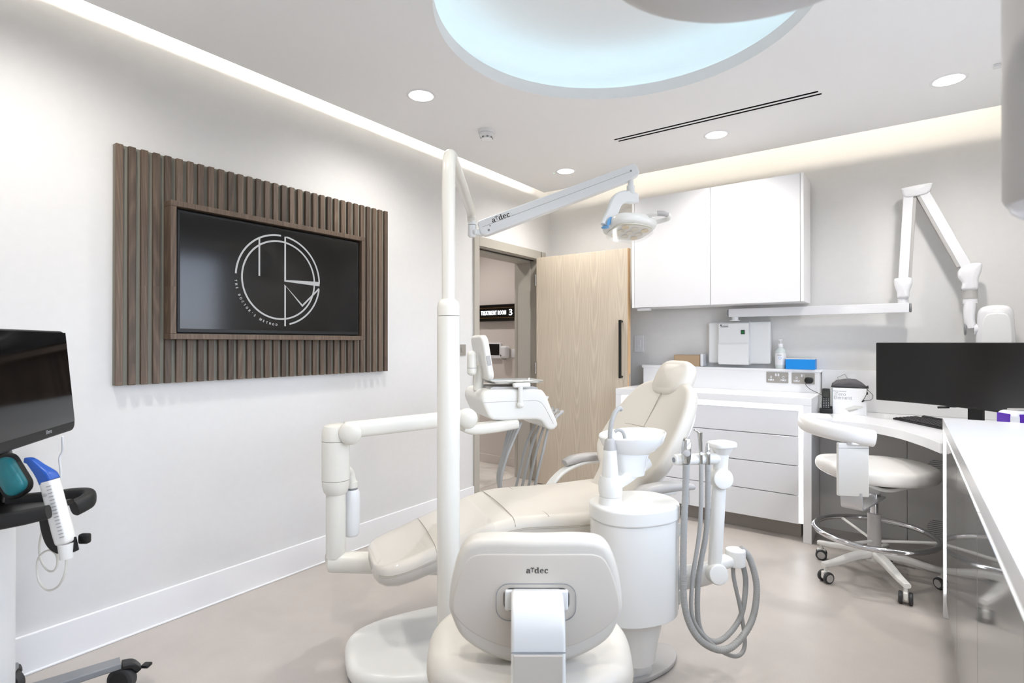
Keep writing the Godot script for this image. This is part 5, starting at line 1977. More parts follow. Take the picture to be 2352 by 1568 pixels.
	part("tray_pan", b, M.steel_bright, t)
	b = MB.new()
	b.box(Vector3(0, 0.0035, 0), Vector3(0.17, 0.002, 0.25), 0.0, 0)
	part("tray_liner", b, M.solid_white, t, "white paper liner")

# ---------------------------------------------------------------- treatment light on its pole
func _treatment_light() -> void:
	var c := thing("treatment_light", "white treatment lamp on a tall pole with a long swing arm", "treatment light", CHAIR, CHAIR_TURN)
	var p := Vector3(0.379, 0, 0.303)
	var b := MB.new()
	b.lathe([Vector2(0.0, 0.0), Vector2(0.09, 0.0), Vector2(0.09, 0.02), Vector2(0.05, 0.04), Vector2(0.0385, 0.05), Vector2(0.0385, 1.37), Vector2(0.0, 1.37)], 36, Transform3D(Basis(), p))
	part("pole_sleeve", b, M.plastic_warm, c)
	b = MB.new()
	b.lathe([Vector2(0.0, 1.372), Vector2(0.0385, 1.372), Vector2(0.0385, 1.40), Vector2(0.035, 1.418), Vector2(0.024, 1.428), Vector2(0.0, 1.43)], 36, Transform3D(Basis(), p))
	part("pole_collar", b, M.plastic_warm, c)
	b = MB.new()
	var d := (Vector3(-0.451, 0, -0.024) - p).normalized()
	b.tube([p + Vector3(0, 1.42, 0), p + Vector3(0, 1.70, 0), p + Vector3(0, 1.83, 0), p + d * 0.006 + Vector3(0, 1.885, 0), p + d * 0.03 + Vector3(0, 1.922, 0), p + d * 0.07 + Vector3(0, 1.937, 0), p + d * 0.13 + Vector3(0, 1.938, 0), p + d * 0.5 + Vector3(0, 1.934, 0), p + d * 0.80 + Vector3(0, 1.93, 0), p + d * 0.865 + Vector3(0, 1.922, 0), p + d * 0.885 + Vector3(0, 1.90, 0), p + d * 0.888 + Vector3(0, 1.885, 0)], 0.0225, 24, 6)
	part("pole_tube", b, M.plastic_warm, c)
	var j := Vector3(-0.447, 0, -0.023)
	b = MB.new()
	b.cyl(j + Vector3(0, 1.872, 0), j + Vector3(0, 1.884, 0), 0.0215, 24)
	b.lathe([Vector2(0.0, 1.808), Vector2(0.014, 1.81), Vector2(0.0215, 1.82), Vector2(0.0215, 1.87), Vector2(0.0, 1.87)], 28, Transform3D(Basis(), j))
	part("knuckle", b, M.plastic_cool, c)
	# flexarm
	var f0 := Vector3(-0.44, 1.848, -0.062)
	var f1 := Vector3(-0.085, 2.118, -0.757)
	var dir := (f1 - f0).normalized()
	var side := dir.cross(Vector3.UP).normalized()
	var up := side.cross(dir).normalized()
	var bs := Basis(-side, up, dir)
	if bs.determinant() < 0:
		bs = Basis(side, up, dir)
	b = MB.new()
	b.box(j + Vector3(0.012, 1.833, -0.03), Vector3(0.03, 0.03, 0.07), 0.01, 3, Basis(Vector3.UP, 0.45))
	part("arm_hinge", b, M.plastic_cool, c)
	b = MB.new()
	var ln := f0.distance_to(f1)
	var ap := PackedVector2Array([Vector2(0.0, -0.024), Vector2(0.0, 0.026), Vector2(0.006, 0.035), Vector2(0.016, 0.041), Vector2(ln - 0.012, 0.037), Vector2(ln - 0.002, 0.03), Vector2(ln + 0.002, 0.016), Vector2(ln + 0.002, -0.014), Vector2(ln - 0.006, -0.022), Vector2(ln - 0.07, -0.035), Vector2(0.10, -0.041), Vector2(0.03, -0.041), Vector2(0.012, -0.037)])
	b.prism(ap, 0.052, 0.006, Transform3D(Basis(dir, up, dir.cross(up)), f0 - dir.cross(up) * 0.026), 3)
	var fa := part("swing_arm", b, M.plastic_cool, c)
	var near: Vector3 = dir.cross(up)
	var face := near if near.x > 0 else -near
	b = MB.new()
	b.cyl(f0 + face * 0.0262 + dir * 0.02 + up * 0.004, f0 + face * 0.0262 + dir * (ln - 0.03) + up * 0.004, 0.0012, 6)
	part("shut_line", b, M.grey_plastic, fa)
	for q in [[0.045, -0.022, 0.006], [0.058, -0.004, 0.0035], [ln - 0.035, 0.006, 0.005]]:
		b = MB.new()
		b.cyl(f0 + face * 0.0255 + dir * q[0] + up * q[1], f0 + face * 0.0272 + dir * q[0] + up * q[1], q[2], 14)
		part("screw", b, M.mid_grey, fa)
	brand_mark(fa, Transform3D(Basis(dir, up, face), f0 + face * 0.0265 + dir * 0.115 + up * 0.017), 0.034, M.ink)
	# drop pin and yoke
	var k := f1 - dir * 0.035
	k.y = 0.0
	b = MB.new()
	b.cyl(k + Vector3(0, 2.045, 0), k + Vector3(0, 2.09, 0), 0.0135, 20)
	b.cyl(k + Vector3(0, 2.008, 0), k + Vector3(0, 2.046, 0), 0.0195, 24)
	part("drop_pin", b, M.plastic_cool, c)
	var y0 := k + Vector3(0, 1.99, 0)
	b = MB.new()
	b.sweep(MB.curve([y0 + Vector3(-0.006, 0.002, -0.042), y0 + Vector3(0, 0.0, 0.0), y0 + Vector3(0.004, -0.004, 0.045), y0 + Vector3(0.008, -0.03, 0.085), y0 + Vector3(0.012, -0.09, 0.115), y0 + Vector3(0.016, -0.155, 0.15)], 6), rrect(0.062, 0.03, 0.011, 4), Vector3(1, 0, 0), [0.7, 1.0, 1.0, 1.0, 0.95, 0.9])
	var yo := part("yoke", b, M.plastic_cool, c)
	b = MB.new()
	b.ball(y0 + Vector3(0.016, -0.16, 0.152), Vector3(0.024, 0.007, 0.017), 18)
	b.ball(y0 + Vector3(0.04, -0.135, 0.142), Vector3(0.005, 0.024, 0.011), 18, Basis(Vector3.RIGHT, -0.5))
	part("touch_mark", b, M.blue_mark, yo, "pale blue touch mark")
	# lamp head
	var h := Transform3D(Basis(Vector3(0.35, 0, -0.94).normalized(), -0.22) * Basis.from_scale(Vector3(1.12, 1.12, 1.12)), y0 + Vector3(0.02, -0.155, 0.02))
	b = MB.new()
	b.cyl(y0 + Vector3(0.014, -0.118, 0.11), y0 + Vector3(0.016, -0.132, 0.08), 0.013, 18)
	part("pivot", b, M.mid_grey, c)
	var down := Basis(Vector3(1, 0, 0), Vector3(0, 0, 1), Vector3(0, -1, 0))
	var shield := smooth(mirrored([Vector2(0, 0.104), Vector2(0.05, 0.102), Vector2(0.082, 0.075), Vector2(0.098, 0.01), Vector2(0.092, -0.06), Vector2(0.06, -0.096), Vector2(0, -0.104)]), 6)
	b = MB.new()
	b.cushion(shield, 0.046, 0.02, -0.002, 0.012, null, h * Transform3D(down, Vector3(0, 0.03, 0)))
	var head := part("lamp_head", b, M.plastic, c)
	b = MB.new()
	b.prism(scaled(shield, 0.84), 0.004, 0.001, h * Transform3D(down, Vector3(0, -0.0155, 0)))
	part("reflector_plate", b, mat(Color(0.86, 0.85, 0.80), 0.25), head)
	for q in [Vector2(0.0, 0.0), Vector2(0.04, 0.0), Vector2(-0.04, 0.0), Vector2(0.0, 0.045), Vector2(0.0, -0.045), Vector2(0.042, 0.048), Vector2(-0.042, 0.048), Vector2(0.042, -0.048), Vector2(-0.042, -0.048)]:
		b = MB.new()
		b.lathe([Vector2(0.0, 0.0), Vector2(0.009, 0.0), Vector2(0.016, -0.004), Vector2(0.017, -0.003), Vector2(0.011, 0.003), Vector2(0.0, 0.003)], 20, h * Transform3D(Basis(), Vector3(q.x, -0.0205, q.y)))
		part("led_reflector", b, mat(Color(0.86, 0.82, 0.70), 0.2) if (absf(q.x) + absf(q.y)) < 0.06 else mat(Color(0.87, 0.76, 0.50), 0.25), head)
	b = MB.new()
	b.prism(scaled(shield, 0.88), 0.003, 0.001, h * Transform3D(down, Vector3(0, -0.028, 0)))
	part("lens_cover", b, M.film, head, "clear lens cover")
	b = MB.new()
	b.tube([h * Vector3(0.07, 0.02, -0.03), h * Vector3(0.115, 0.022, -0.05), h * Vector3(0.128, 0.022, -0.1), h * Vector3(0.10, 0.02, -0.125), h * Vector3(0.05, 0.018, -0.09)], 0.011, 14, 6)
	var gr := part("handle_loop", b, M.plastic, head)
	b = MB.new()
	b.tube([h * Vector3(0.122, 0.023, -0.058), h * Vector3(0.130, 0.023, -0.08), h * Vector3(0.128, 0.023, -0.102)], 0.0125, 14, 6)
	part("grip", b, M.grey_plastic, gr, "grey handle grip")

func scaled(p: PackedVector2Array, k: float) -> PackedVector2Array:
	var o := PackedVector2Array()
	for q in p:
		o.append(q * k)
	return o

# ---------------------------------------------------------------- stools
# both stools stand in a frame turned like the view: +x to the right-hand run, +z towards the entrance side
const STOOL_TURN := 0.6248

func caster(parent: Node, at: Vector3, turn: float, r := 0.03, gap := 0.034) -> void:
	var bs := Basis(Vector3.UP, turn)
	var b := MB.new()
	b.cyl(at + Vector3(0, r + 0.01, 0), at + Vector3(0, r * 2 + 0.028, 0), 0.009, 14)
	b.box(at + bs * Vector3(0, r + 0.012, 0), Vector3(gap * 0.62, r * 1.3, r * 1.5), 0.006, 3, bs)
	var c := part("caster", b, M.plastic, parent)
	for s in [-1, 1]:
		b = MB.new()
		var m := at + bs * Vector3(s * gap * 0.62, r, 0)
		b.lathe([Vector2(0.0, -0.009), Vector2(r - 0.004, -0.009), Vector2(r, -0.005), Vector2(r, 0.005), Vector2(r - 0.004, 0.009), Vector2(0.0, 0.009)], 24, Transform3D(bs * Basis(Vector3.BACK, PI / 2), m))
		part("wheel", b, M.tyre, c)
		b = MB.new()
		b.cyl(m - bs * Vector3(0.0098, 0, 0), m + bs * Vector3(0.0098, 0, 0), r * 0.68, 20)
		part("wheel_hub", b, M.grey_plastic, c)

func star_base(c: Node3D, start: float, radius: float, m: Material) -> void:
	var b := MB.new()
	b.lathe([Vector2(0.0, 0.10), Vector2(0.045, 0.10), Vector2(0.048, 0.13), Vector2(0.042, 0.165), Vector2(0.0, 0.165)], 32)
	part("hub", b, m, c)
	for i in 5:
		var a := start + TAU * i / 5
		var o := Vector3(cos(a), 0, sin(a))
		b = MB.new()
		b.sweep(MB.curve([o * 0.02 + Vector3(0, 0.135, 0), o * radius * 0.4 + Vector3(0, 0.128, 0), o * radius * 0.8 + Vector3(0, 0.103, 0), o * (radius + 0.016) + Vector3(0, 0.094, 0)], 5), rrect(0.05, 0.036, 0.012, 3), Vector3.UP, [1.15, 1.0, 0.8, 0.66])
		part("leg", b, m, c)
		caster(c, o * radius, -a + 0.6 + 0.5 * i, 0.03)

func _dentist_stool() -> void:
	var c := thing("dentist_stool", "beige stool with a wide padded back and white bracket in front of the chair", "stool", Vector3(-0.794, 0, -1.178), STOOL_TURN)
	star_base(c, 0.3, 0.27, M.plastic)
	var b := MB.new()
	b.cyl(Vector3(0, 0.16, 0), Vector3(0, 0.31, 0), 0.027, 24)
	part("column_sleeve", b, M.grey_plastic, c)
	b = MB.new()
	b.cyl(Vector3(0, 0.31, 0), Vector3(0, 0.40, 0), 0.015, 20)
	part("column_rod", b, M.chrome, c)
	b = MB.new()
	b.box(Vector3(0, 0.395, 0), Vector3(0.20, 0.03, 0.22), 0.01)
	part("mechanism", b, M.black, c)
	# seat
	var flat := Basis(Vector3(1, 0, 0), Vector3(0, 0, -1), Vector3(0, 1, 0))
	b = MB.new()
	b.cushion(smooth(mirrored([Vector2(0, 0.245), Vector2(0.11, 0.243), Vector2(0.20, 0.205), Vector2(0.258, 0.10), Vector2(0.264, -0.0), Vector2(0.235, -0.12), Vector2(0.135, -0.202), Vector2(0, -0.222)]), 6), 0.095, 0.044, 0.008, 0.0, null, Transform3D(flat, Vector3(0, 0.418, 0)), 6)
	part("seat", b, M.vinyl, c)
	b = MB.new()
	var st := []
	for q in smooth(mirrored([Vector2(0, 0.2455), Vector2(0.11, 0.2435), Vector2(0.2005, 0.2055), Vector2(0.2585, 0.10), Vector2(0.2645, -0.0), Vector2(0.2355, -0.1205), Vector2(0.1353, -0.2025), Vector2(0, -0.2225)]), 4):
		st.append(Vector3(q.x, 0.458, -q.y))
	st.append(st[0])
	b.tube(st, 0.0012, 6, 1)
	part("stitching", b, M.thread, c)
	b = MB.new()
	b.prism(oval(0.40, 0.36, 2.6, 40), 0.016, 0.004, Transform3D(flat, Vector3(0, 0.408, 0)))
	part("seat_pan", b, M.black, c)
	# back: padded rim with a hard rear panel
	var bk := Transform3D(Basis(Vector3.RIGHT, 0.05), Vector3(0.012, 0.69, 0.085))
	var half := [Vector2(0, 0.134), Vector2(0.09, 0.134), Vector2(0.152, 0.124), Vector2(0.182, 0.092), Vector2(0.201, 0.03), Vector2(0.209, -0.03), Vector2(0.205, -0.062), Vector2(0.178, -0.115), Vector2(0.122, -0.149), Vector2(0.062, -0.167), Vector2(0, -0.173)]
	var w := Warp.new()
	w.bow = -0.55
	b = MB.new()
	b.cushion(smooth(mirrored(half), 5), 0.058, 0.019, 0.0, 0.004, w, bk, 6)
	var back := part("back_cushion", b, M.vinyl, c)
	var ph := [Vector2(0, 0.101), Vector2(0.09, 0.1), Vector2(0.146, 0.093), Vector2(0.172, 0.066), Vector2(0.192, 0.012), Vector2(0.2, -0.036), Vector2(0.194, -0.06), Vector2(0.162, -0.09), Vector2(0.108, -0.116), Vector2(0.055, -0.129), Vector2(0, -0.133)]
	b = MB.new()
	b.cushion(smooth(mirrored(ph), 5), 0.012, 0.005, 0.003, 0.0, w, bk * Transform3D(Basis(), Vector3(0, 0, 0.0475)), 4)
	var pan := part("back_panel", b, M.panel_beige, c, "pale grey hard back panel")
	for q in [[0.058, 0.125], [-0.058, 0.125]]:
		b = MB.new()
		var pts := []
		for i in 9:
			var a := lerpf(-0.9, 1.25, i / 8.0)
			pts.append(bk * w.bend(Vector3(q[0] + 0.006 * signf(q[0]) * (1.0 - i / 8.0), 0.111 + 0.0238 * sin(a), 0.027 + 0.0252 * cos(a))))
		b.tube(pts, 0.0011, 6, 2)
		part("seam", b, M.seam, back)
	brand_mark(pan, bk * Transform3D(Basis(), Vector3(-0.002, 0.062, 0.0612)), 0.0185, M.ink)
	# grip recess in the panel
	b = MB.new()
	ribbon(b, rrect(0.186, 0.088, 0.03, 6), 0.0016, 0.0012, true)
	var g := part("recess_outline", b, M.mid_grey, pan)
	g.transform = bk * Transform3D(Basis(), Vector3(-0.001, -0.013, 0.0618))
	b = MB.new()
	ribbon(b, rrect(0.151, 0.052, 0.016, 6), 0.0024, 0.0014, true)
	g = part("recess_rim", b, M.ink, pan)
	g.transform = bk * Transform3D(Basis(), Vector3(0.0, -0.006, 0.0622))
	b = MB.new()
	b.box(Vector3(0, -0.006, 0.064), Vector3(0.148, 0.049, 0.012), 0.005, 3)
	g = part("bracket_plate", b, M.plastic, pan)
	g.transform = bk
	# bracket that bends down and under the seat
	b = MB.new()
	var path := MB.curve([Vector3(0.012, 0.688, 0.14), Vector3(0.012, 0.692, 0.175), Vector3(0.012, 0.683, 0.205), Vector3(0.012, 0.655, 0.223), Vector3(0.012, 0.60, 0.228), Vector3(0.012, 0.50, 0.236), Vector3(0.01, 0.405, 0.236), Vector3(0.008, 0.352, 0.20), Vector3(0.004, 0.34, 0.12), Vector3(0, 0.34, 0.0)], 6)
	b.sweep(path, rrect(0.118, 0.034, 0.008, 3), Vector3.ZERO)
	var br := part("back_bracket", b, M.plastic, c)
	b = MB.new()
	b.box(Vector3(0.011, 0.523, 0.2515), Vector3(0.106, 0.175, 0.004), 0.0015, 1)
	part("bracket_inlay", b, M.panel_beige, br, "grey inlay")
	b = MB.new()
	b.box(Vector3(0.0115, 0.613, 0.2468), Vector3(0.117, 0.0016, 0.002))
	part("shut_line", b, M.mid_grey, br)

func _assistant_stool() -> void:
	var c := thing("assistant_stool", "white stool with chrome foot ring and curved body support by the desk", "stool", Vector3(-0.135, 0, -3.56), STOOL_TURN)
	# star arms at the places the casters stand
	star_base(c, STOOL_TURN + deg_to_rad(-9.5), 0.298, M.plastic_stool)
	var b := MB.new()
	b.cyl(Vector3(0, 0.16, 0), Vector3(0, 0.352, 0), 0.032, 28, -1.0, 0.003)
	part("column_sleeve", b, M.grey_plastic, c)
	b = MB.new()
	b.cyl(Vector3(0, 0.352, 0), Vector3(0, 0.46, 0), 0.0185, 24)
	part("column_rod", b, M.chrome, c)
	b = MB.new()
	b.lathe([Vector2(0.0, 0.425), Vector2(0.03, 0.425), Vector2(0.032, 0.44), Vector2(0.03, 0.462), Vector2(0.0, 0.462)], 28)
	part("clamp_collar", b, M.chrome, c)
	# foot ring
	var R := 0.283
	var ring := []
	for i in 65:
		var a := TAU * i / 64
		ring.append(Vector3(cos(a) * R, 0.246, sin(a) * R))
	b = MB.new()
	b.tube(ring, 0.0145, 14, 1)
	var fr := part("foot_ring", b, M.chrome, c, "chrome foot ring")
	for i in 3:
		var a := 0.5 + TAU * i / 3
		b = MB.new()
		b.tube([Vector3(cos(a) * 0.03, 0.205, sin(a) * 0.03), Vector3(cos(a) * 0.15, 0.222, sin(a) * 0.15), Vector3(cos(a) * (R - 0.008), 0.238, sin(a) * (R - 0.008))], 0.008, 10, 4)
		part("ring_spoke", b, M.plastic_stool, fr)
	# seat mechanism and seat
	b = MB.new()
	b.lathe([Vector2(0.0, 0.46), Vector2(0.024, 0.46), Vector2(0.04, 0.485), Vector2(0.07, 0.505), Vector2(0.0, 0.51)], 28)
	b.sweep(MB.curve([Vector3(-0.17, 0.555, 0.03), Vector3(-0.07, 0.515, 0.01), Vector3(0.02, 0.50, 0), Vector3(0.12, 0.515, -0.01), Vector3(0.27, 0.532, -0.03)], 6), rrect(0.20, 0.02, 0.009, 3), Vector3.UP, [0.7, 1.0, 1.0, 1.0, 0.7])
	part("seat_plate", b, M.plastic_stool, c)
	b = MB.new()
	b.box(Vector3(0.01, 0.534, 0.0), Vector3(0.26, 0.028, 0.18), 0.012, 3)
	part("seat_rubber", b, M.black, c)
	var flat := Basis(Vector3(1, 0, 0), Vector3(0, 0, -1), Vector3(0, 1, 0))
	var w := Warp.new()
	w.bow = 0.10
	b = MB.new()
	b.cushion(smooth([Vector2(0.0, 0.215), Vector2(0.16, 0.20), Vector2(0.275, 0.12), Vector2(0.306, 0.0), Vector2(0.27, -0.12), Vector2(0.15, -0.2), Vector2(0.0, -0.22), Vector2(-0.16, -0.205), Vector2(-0.27, -0.13), Vector2(-0.3, 0.0), Vector2(-0.265, 0.13), Vector2(-0.15, 0.2)], 6), 0.078, 0.036, 0.012, 0.006, w, Transform3D(Basis(Vector3.BACK, -0.05) * Basis(Vector3.RIGHT, 0.05) * flat, Vector3(0.02, 0.545, -0.015)), 6)
	part("seat", b, M.vinyl_white, c)
	# body support: chrome strap, white plate, curved bolster
	b = MB.new()
	b.sweep(MB.curve([Vector3(-0.29, 0.54, 0.265), Vector3(-0.29, 0.49, 0.268), Vector3(-0.282, 0.463, 0.258), Vector3(-0.255, 0.452, 0.232), Vector3(-0.15, 0.446, 0.135), Vector3(-0.03, 0.443, 0.025), Vector3(0.02, 0.443, -0.02)], 6), rrect(0.010, 0.096, 0.003, 2), Vector3(0.677, 0, 0.736))
	part("support_strap", b, M.alu, c, "brushed metal strap")
	var ps := Transform3D(Basis(Vector3.UP, -0.15), Vector3(-0.293, 0.655, 0.28))
	b = MB.new()
	b.box(Vector3.ZERO, Vector3(0.140, 0.262, 0.024), 0.005, 3)
	var pl := part("support_plate", b, M.plastic_stool, c)
	pl.transform = ps
	b = MB.new()
	b.box(Vector3(0, 0.107, 0.0122), Vector3(0.138, 0.002, 0.001))
	part("shut_line", b, M.mid_grey, pl)
	b = MB.new()
	b.cyl(Vector3(-0.29, 0.775, 0.27), Vector3(-0.29, 0.80, 0.265), 0.04, 24)
	part("support_pivot", b, M.alu, c)
	b = MB.new()
	b.sweep(MB.curve([Vector3(-0.205, 0.812, 0.30), Vector3(-0.30, 0.826, 0.275), Vector3(-0.372, 0.838, 0.205), Vector3(-0.398, 0.846, 0.105), Vector3(-0.372, 0.848, 0.005), Vector3(-0.30, 0.846, -0.075), Vector3(-0.19, 0.842, -0.115)], 6), oval(0.082, 0.084, 2.4, 28), Vector3.UP, [0.96, 1.0, 1.0, 1.0, 1.0, 1.0, 0.85])
	part("bolster", b, M.vinyl_white, c, "white curved bolster")

# ---------------------------------------------------------------- scanner cart by the left wall
func _scanner_cart() -> void:
	# frame turned like the stools'; origin under the column
	var o := Vector3(-2.427, 0, -0.407)
	var c := thing("scanner_cart", "white scanner cart with a black screen beside the left wall", "scanner cart", o, STOOL_TURN)
	# star foot with visible caster
	var b := MB.new()
	b.lathe([Vector2(0.0, 0.075), Vector2(0.09, 0.075), Vector2(0.09, 0.11), Vector2(0.0, 0.12)], 32)
	part("foot_hub", b, M.mid_grey, c)
	for i in 5:
		var a := -0.695 + TAU * i / 5
		var d := Vector3(cos(a), 0, sin(a))
		if i > 0 and (o + Basis(Vector3.UP, STOOL_TURN) * (d * 0.4)).x < XL + 0.06:
			d *= 0.62
		b = MB.new()
		b.sweep(MB.curve([d * 0.03 + Vector3(0, 0.104, 0), d * 0.2 + Vector3(0, 0.106, 0), d * 0.385 + Vector3(0, 0.108, 0)], 5), rrect(0.062, 0.026, 0.006, 3), Vector3.UP, [1.2, 1.0, 0.9])
		var lg := part("foot_leg", b, M.mid_grey, c, "grey foot leg")
		var m := d * 0.39 + Vector3(0, 0.048, 0)
		b = MB.new()
		b.sweep(MB.curve([m + Vector3(0, 0.05, 0), m + d * 0.03 + Vector3(0, 0.044, 0), m + d * 0.05 + Vector3(0, 0.02, 0)], 4), rrect(0.05, 0.02, 0.006, 3), Vector3.UP)
		b.box(m + d * 0.075 + Vector3(0, 0.022, 0), Vector3(0.03, 0.012, 0.03), 0.005)
		var fk := part("caster_fork", b, M.black, c)
		b = MB.new()
		b.lathe([Vector2(0.0, -0.018), Vector2(0.04, -0.018), Vector2(0.046, -0.014), Vector2(0.046, 0.014), Vector2(0.04, 0.018), Vector2(0.0, 0.018)], 28, Transform3D(Basis(Vector3.RIGHT, PI / 2) * Basis(Vector3.UP, 0.0), m + Vector3(0, -0.001, 0)))
		part("wheel", b, M.tyre, fk)
		b = MB.new()
		b.cyl(m + Vector3(0, -0.001, -0.019), m + Vector3(0, -0.001, 0.019), 0.034, 24)
		part("wheel_hub", b, M.black_soft, fk)
	# column
	b = MB.new()
	b.prism(oval(0.25, 0.24, 3.4, 48), 0.64, 0.02, Transform3D(Basis(Vector3(1, 0, 0), Vector3(0, 0, -1), Vector3(0, 1, 0)), Vector3(-0.055, 0.11, 0.0)), 4)
	part("column", b, M.plastic_cool, c)
	b = MB.new()
	b.sweep(MB.curve([Vector3(0.03, 0.75, 0.0), Vector3(0.06, 0.80, 0.04), Vector3(0.12, 0.88, 0.09), Vector3(0.14, 0.97, 0.13), Vector3(0.15, 1.05, 0.17)], 6), rrect(0.14, 0.07, 0.025, 4), Vector3.ZERO, [1.2, 1.0, 1.0, 1.0, 1.0])
	part("neck", b, M.black, c)
	# teal grip on the neck
	b = MB.new()
	b.cushion(rrect(0.065, 0.115, 0.025, 6), 0.03, 0.012, 0.004, 0.0, null, Transform3D(Basis(Vector3.BACK, 0.55), Vector3(0.262, 0.89, 0.142)))
	var tg := part("teal_grip", b, M.teal, c, "teal grip pad")
	b = MB.new()
	b.cushion(rrect(0.085, 0.135, 0.032, 6), 0.03, 0.01, 0.0, 0.0, null, Transform3D(Basis(Vector3.BACK, 0.55), Vector3(0.252, 0.887, 0.128)))
	part("grip_surround", b, M.black_soft, tg)
	# screen: local frame of its own, its right-hand end farther from the entrance
	var along := Vector3(0.309, 0, 0.951).normalized()   # towards its left-hand end
	var r0 := Vector3(0.242, 0.985, -0.11)                 # lower right corner
	var upv := (Vector3(0, 1, 0) - Vector3(-0.951, 0, 0.309) * -0.09).normalized()
	var nrm := (-along).cross(upv).normalized()
	var sb := Basis(-along, upv, nrm)
	var sc := Transform3D(sb, r0 + along * 0.27 + upv * 0.168)
	b = MB.new()
	b.cushion(rrect(0.54, 0.336, 0.028, 6), 0.036, 0.008, 0.0, 0.0, null, sc * Transform3D(Basis(), Vector3(0, 0, -0.036)))
	var scr := part("screen_case", b, M.black_soft, c)
	b = MB.new()
	b.box(Vector3(0, 0.012, 0.001), Vector3(0.522, 0.30, 0.002))
	var gl := part("screen_glass", b, M.black_gloss, scr)
	gl.transform = sc
	text("screen_lettering", "iTero", 0.016, M.ink_grey, scr, sc * Transform3D(Basis(), Vector3(0.085, -0.148, 0.0012)))
	# handle: two prongs with rounded grips
	b = MB.new()
	b.sweep(MB.curve([Vector3(0.10, 0.775, 0.30), Vector3(0.22, 0.778, 0.275), Vector3(0.30, 0.784, 0.252), Vector3(0.37, 0.794, 0.232), Vector3(0.425, 0.804, 0.215)], 6), oval(0.036, 0.042, 2.8, 20), Vector3.UP, [1.0, 1.0, 1.0, 1.0, 0.9])
	part("handle_prong", b, M.black_soft, c)
	b = MB.new()
	b.sweep(MB.curve([Vector3(0.16, 0.785, 0.05), Vector3(0.28, 0.79, 0.03), Vector3(0.33, 0.795, 0.02), Vector3(0.38, 0.795, 0.02), Vector3(0.402, 0.786, 0.045), Vector3(0.392, 0.775, 0.085)], 6), oval(0.036, 0.045, 2.8, 20), Vector3.UP, [0.9, 1.0, 1.0, 1.05, 1.1, 1.1])
	part("handle_prong", b, M.black_soft, c)
	b = MB.new()
	b.sweep(MB.curve([Vector3(0.05, 0.755, 0.1), Vector3(0.18, 0.765, 0.12), Vector3(0.30, 0.78, 0.13), Vector3(0.40, 0.80, 0.13)], 6), rrect(0.16, 0.035, 0.015, 3), Vector3.UP, [1.2, 1.0, 0.8, 0.45])
	part("handle_yoke", b, M.black, c)
	# wand cradle
	b = MB.new()
	b.sweep(MB.curve([Vector3(0.362, 0.80, 0.152), Vector3(0.376, 0.74, 0.155), Vector3(0.392, 0.698, 0.155), Vector3(0.416, 0.683, 0.15), Vector3(0.446, 0.688, 0.14)], 6), rrect(0.05, 0.008, 0.003, 2), Vector3(0, 0, 1), [0.9, 1.0, 1.0, 1.0, 0.8])
	b.box(Vector3(0.452, 0.695, 0.12), Vector3(0.03, 0.03, 0.02), 0.006)
	part("wand_cradle", b, M.black, c)
	# wand
	var w := thing("scanner_wand", "white handheld scanner with a blue tip resting in the cart's cradle", "scanner", o, STOOL_TURN)
	var ax0 := Vector3(0.42, 0.692, 0.15)
	var ax1 := Vector3(0.372, 0.876, 0.15)
	var wd := (ax1 - ax0).normalized()
	b = MB.new()
	b.sweep(MB.curve([ax0, ax0 + wd * 0.012, ax0.lerp(ax1, 0.35), ax0.lerp(ax1, 0.6), ax1], 5), oval(0.046, 0.044, 3.2, 28), Vector3(0, 0, 1), [0.75, 0.95, 1.0, 0.98, 0.95, 0.93])
	var body := part("wand_body", b, M.plastic, w)
	for i in 16:
		var q := ax0.lerp(ax1, 0.12 + 0.8 * i / 15.0)
		b = MB.new()
		var sx := wd.cross(Vector3.BACK) 
		b.box(q - sx * -0.0125 + Vector3(0, 0, 0.0222), Vector3(0.014, 0.0028, 0.002), 0.0, 0, Basis(Vector3.BACK, 0.29))
		part("grip_rib", b, M.grey_plastic, body)
	b = MB.new()
	b.ball(ax0.lerp(ax1, 0.8) + Vector3(-0.006, 0, 0.022), Vector3(0.008, 0.005, 0.0015), 14)
	part("side_button", b, M.grey_plastic, body)
	b = MB.new()
	b.sweep(MB.curve([ax1 - wd * 0.002, ax1 + wd * 0.012 + Vector3(-0.004, 0, 0), ax1 + Vector3(-0.03, 0.034, 0), ax1 + Vector3(-0.054, 0.056, 0), ax1 + Vector3(-0.07, 0.060, 0)], 5), rrect(0.042, 0.04, 0.009, 3), Vector3(0, 0, 1), [1.0, 0.98, 0.68, 0.48, 0.34])
	part("wand_tip", b, M.blue_tip, w, "blue scanner tip")
	b = MB.new()
	b.cyl(ax0 + Vector3(0.002, -0.044, 0), ax0 + Vector3(0, 0.0, 0), 0.017, 20, 0.02)
	part("cable_boot", b, M.plastic, w)
	b = MB.new()
	var pts := []
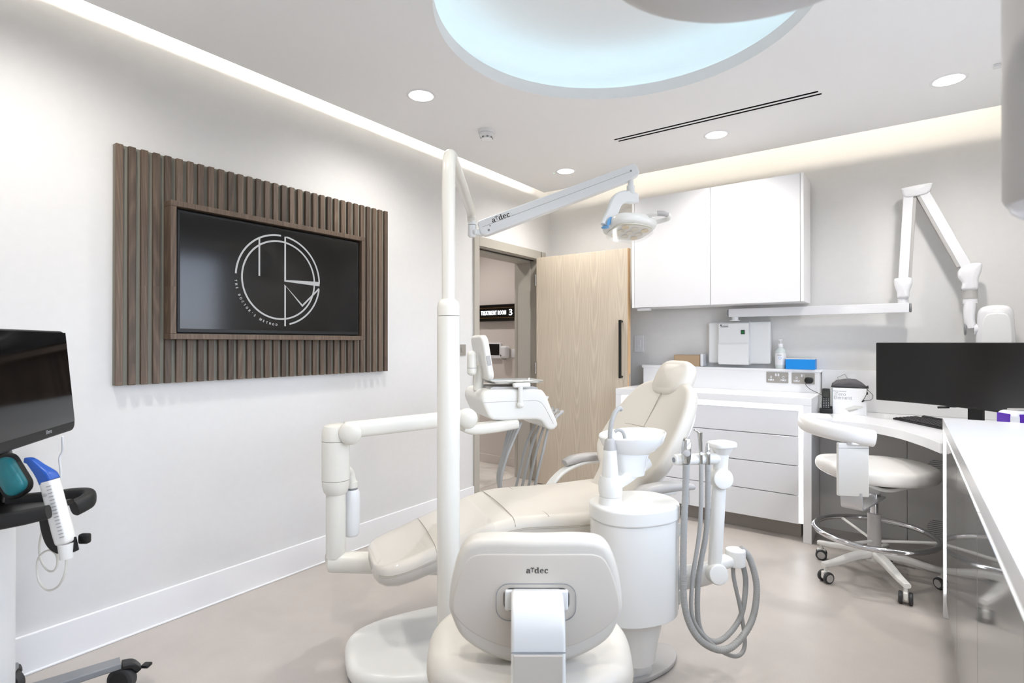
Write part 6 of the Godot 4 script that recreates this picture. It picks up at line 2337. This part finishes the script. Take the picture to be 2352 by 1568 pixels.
	for q in [[149, 1296], [143, 1330], [118, 1365], [80, 1382], [48, 1372], [37, 1345], [40, 1318], [60, 1298], [90, 1287], [112, 1295], [115, 1315], [100, 1333], [75, 1335], [52, 1318], [45, 1290], [52, 1260], [66, 1226], [74, 1205]]:
		pts.append(Vector3(0.422 + (q[0] - 149) * 0.00129, 0.646 - (q[1] - 1296) * 0.00129, 0.15 - 0.0006 * (149 - q[0])))
	b.tube(pts, 0.0031, 8, 6)
	part("wand_cable", b, M.plastic_warm, w)
	b = MB.new()
	b.tube([Vector3(0.335, 0.99, 0.06), Vector3(0.328, 0.945, 0.05), Vector3(0.318, 0.92, 0.05), Vector3(0.322, 0.87, 0.05), Vector3(0.312, 0.83, 0.05), Vector3(0.292, 0.80, 0.05)], 0.0032, 8, 5)
	part("screen_cable", b, M.plastic_cool, c)

# ---------------------------------------------------------------- ceiling arm close to the viewpoint
func _near_arm() -> void:
	var c := thing("ceiling_pendant", "grey ceiling pendant column with a round head above the right-hand worktop", "ceiling pendant", Vector3(0.155, 0, -0.856), STOOL_TURN)
	var b := MB.new()
	b.lathe([Vector2(0.0, 1.44), Vector2(0.058, 1.44), Vector2(0.062, 1.448), Vector2(0.062, CEIL), Vector2(0.0, CEIL)], 40)
	part("column", b, M.arm_grey, c)
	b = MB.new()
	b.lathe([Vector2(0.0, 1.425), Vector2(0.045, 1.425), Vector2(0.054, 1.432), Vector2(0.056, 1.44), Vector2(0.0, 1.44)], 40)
	part("end_cap", b, M.gloss_white, c, "end cap coloured white for light off the worktop")  # white colour stands in for light bounced up from the worktop
	b = MB.new()
	b.box(Vector3(-0.2, 1.775, 0.03), Vector3(0.34, 0.06, 0.09), 0.025, 4)
	part("swing_arm", b, M.arm_grey, c)
	b = MB.new()
	b.lathe([Vector2(0.0, 1.689), Vector2(0.06, 1.690), Vector2(0.12, 1.695), Vector2(0.165, 1.705), Vector2(0.19, 1.721), Vector2(0.195, 1.738), Vector2(0.17, 1.763), Vector2(0.0, 1.773)], 56, Transform3D(Basis(), Vector3(-0.357, 0, 0.045)))
	part("round_head", b, M.arm_grey, c)
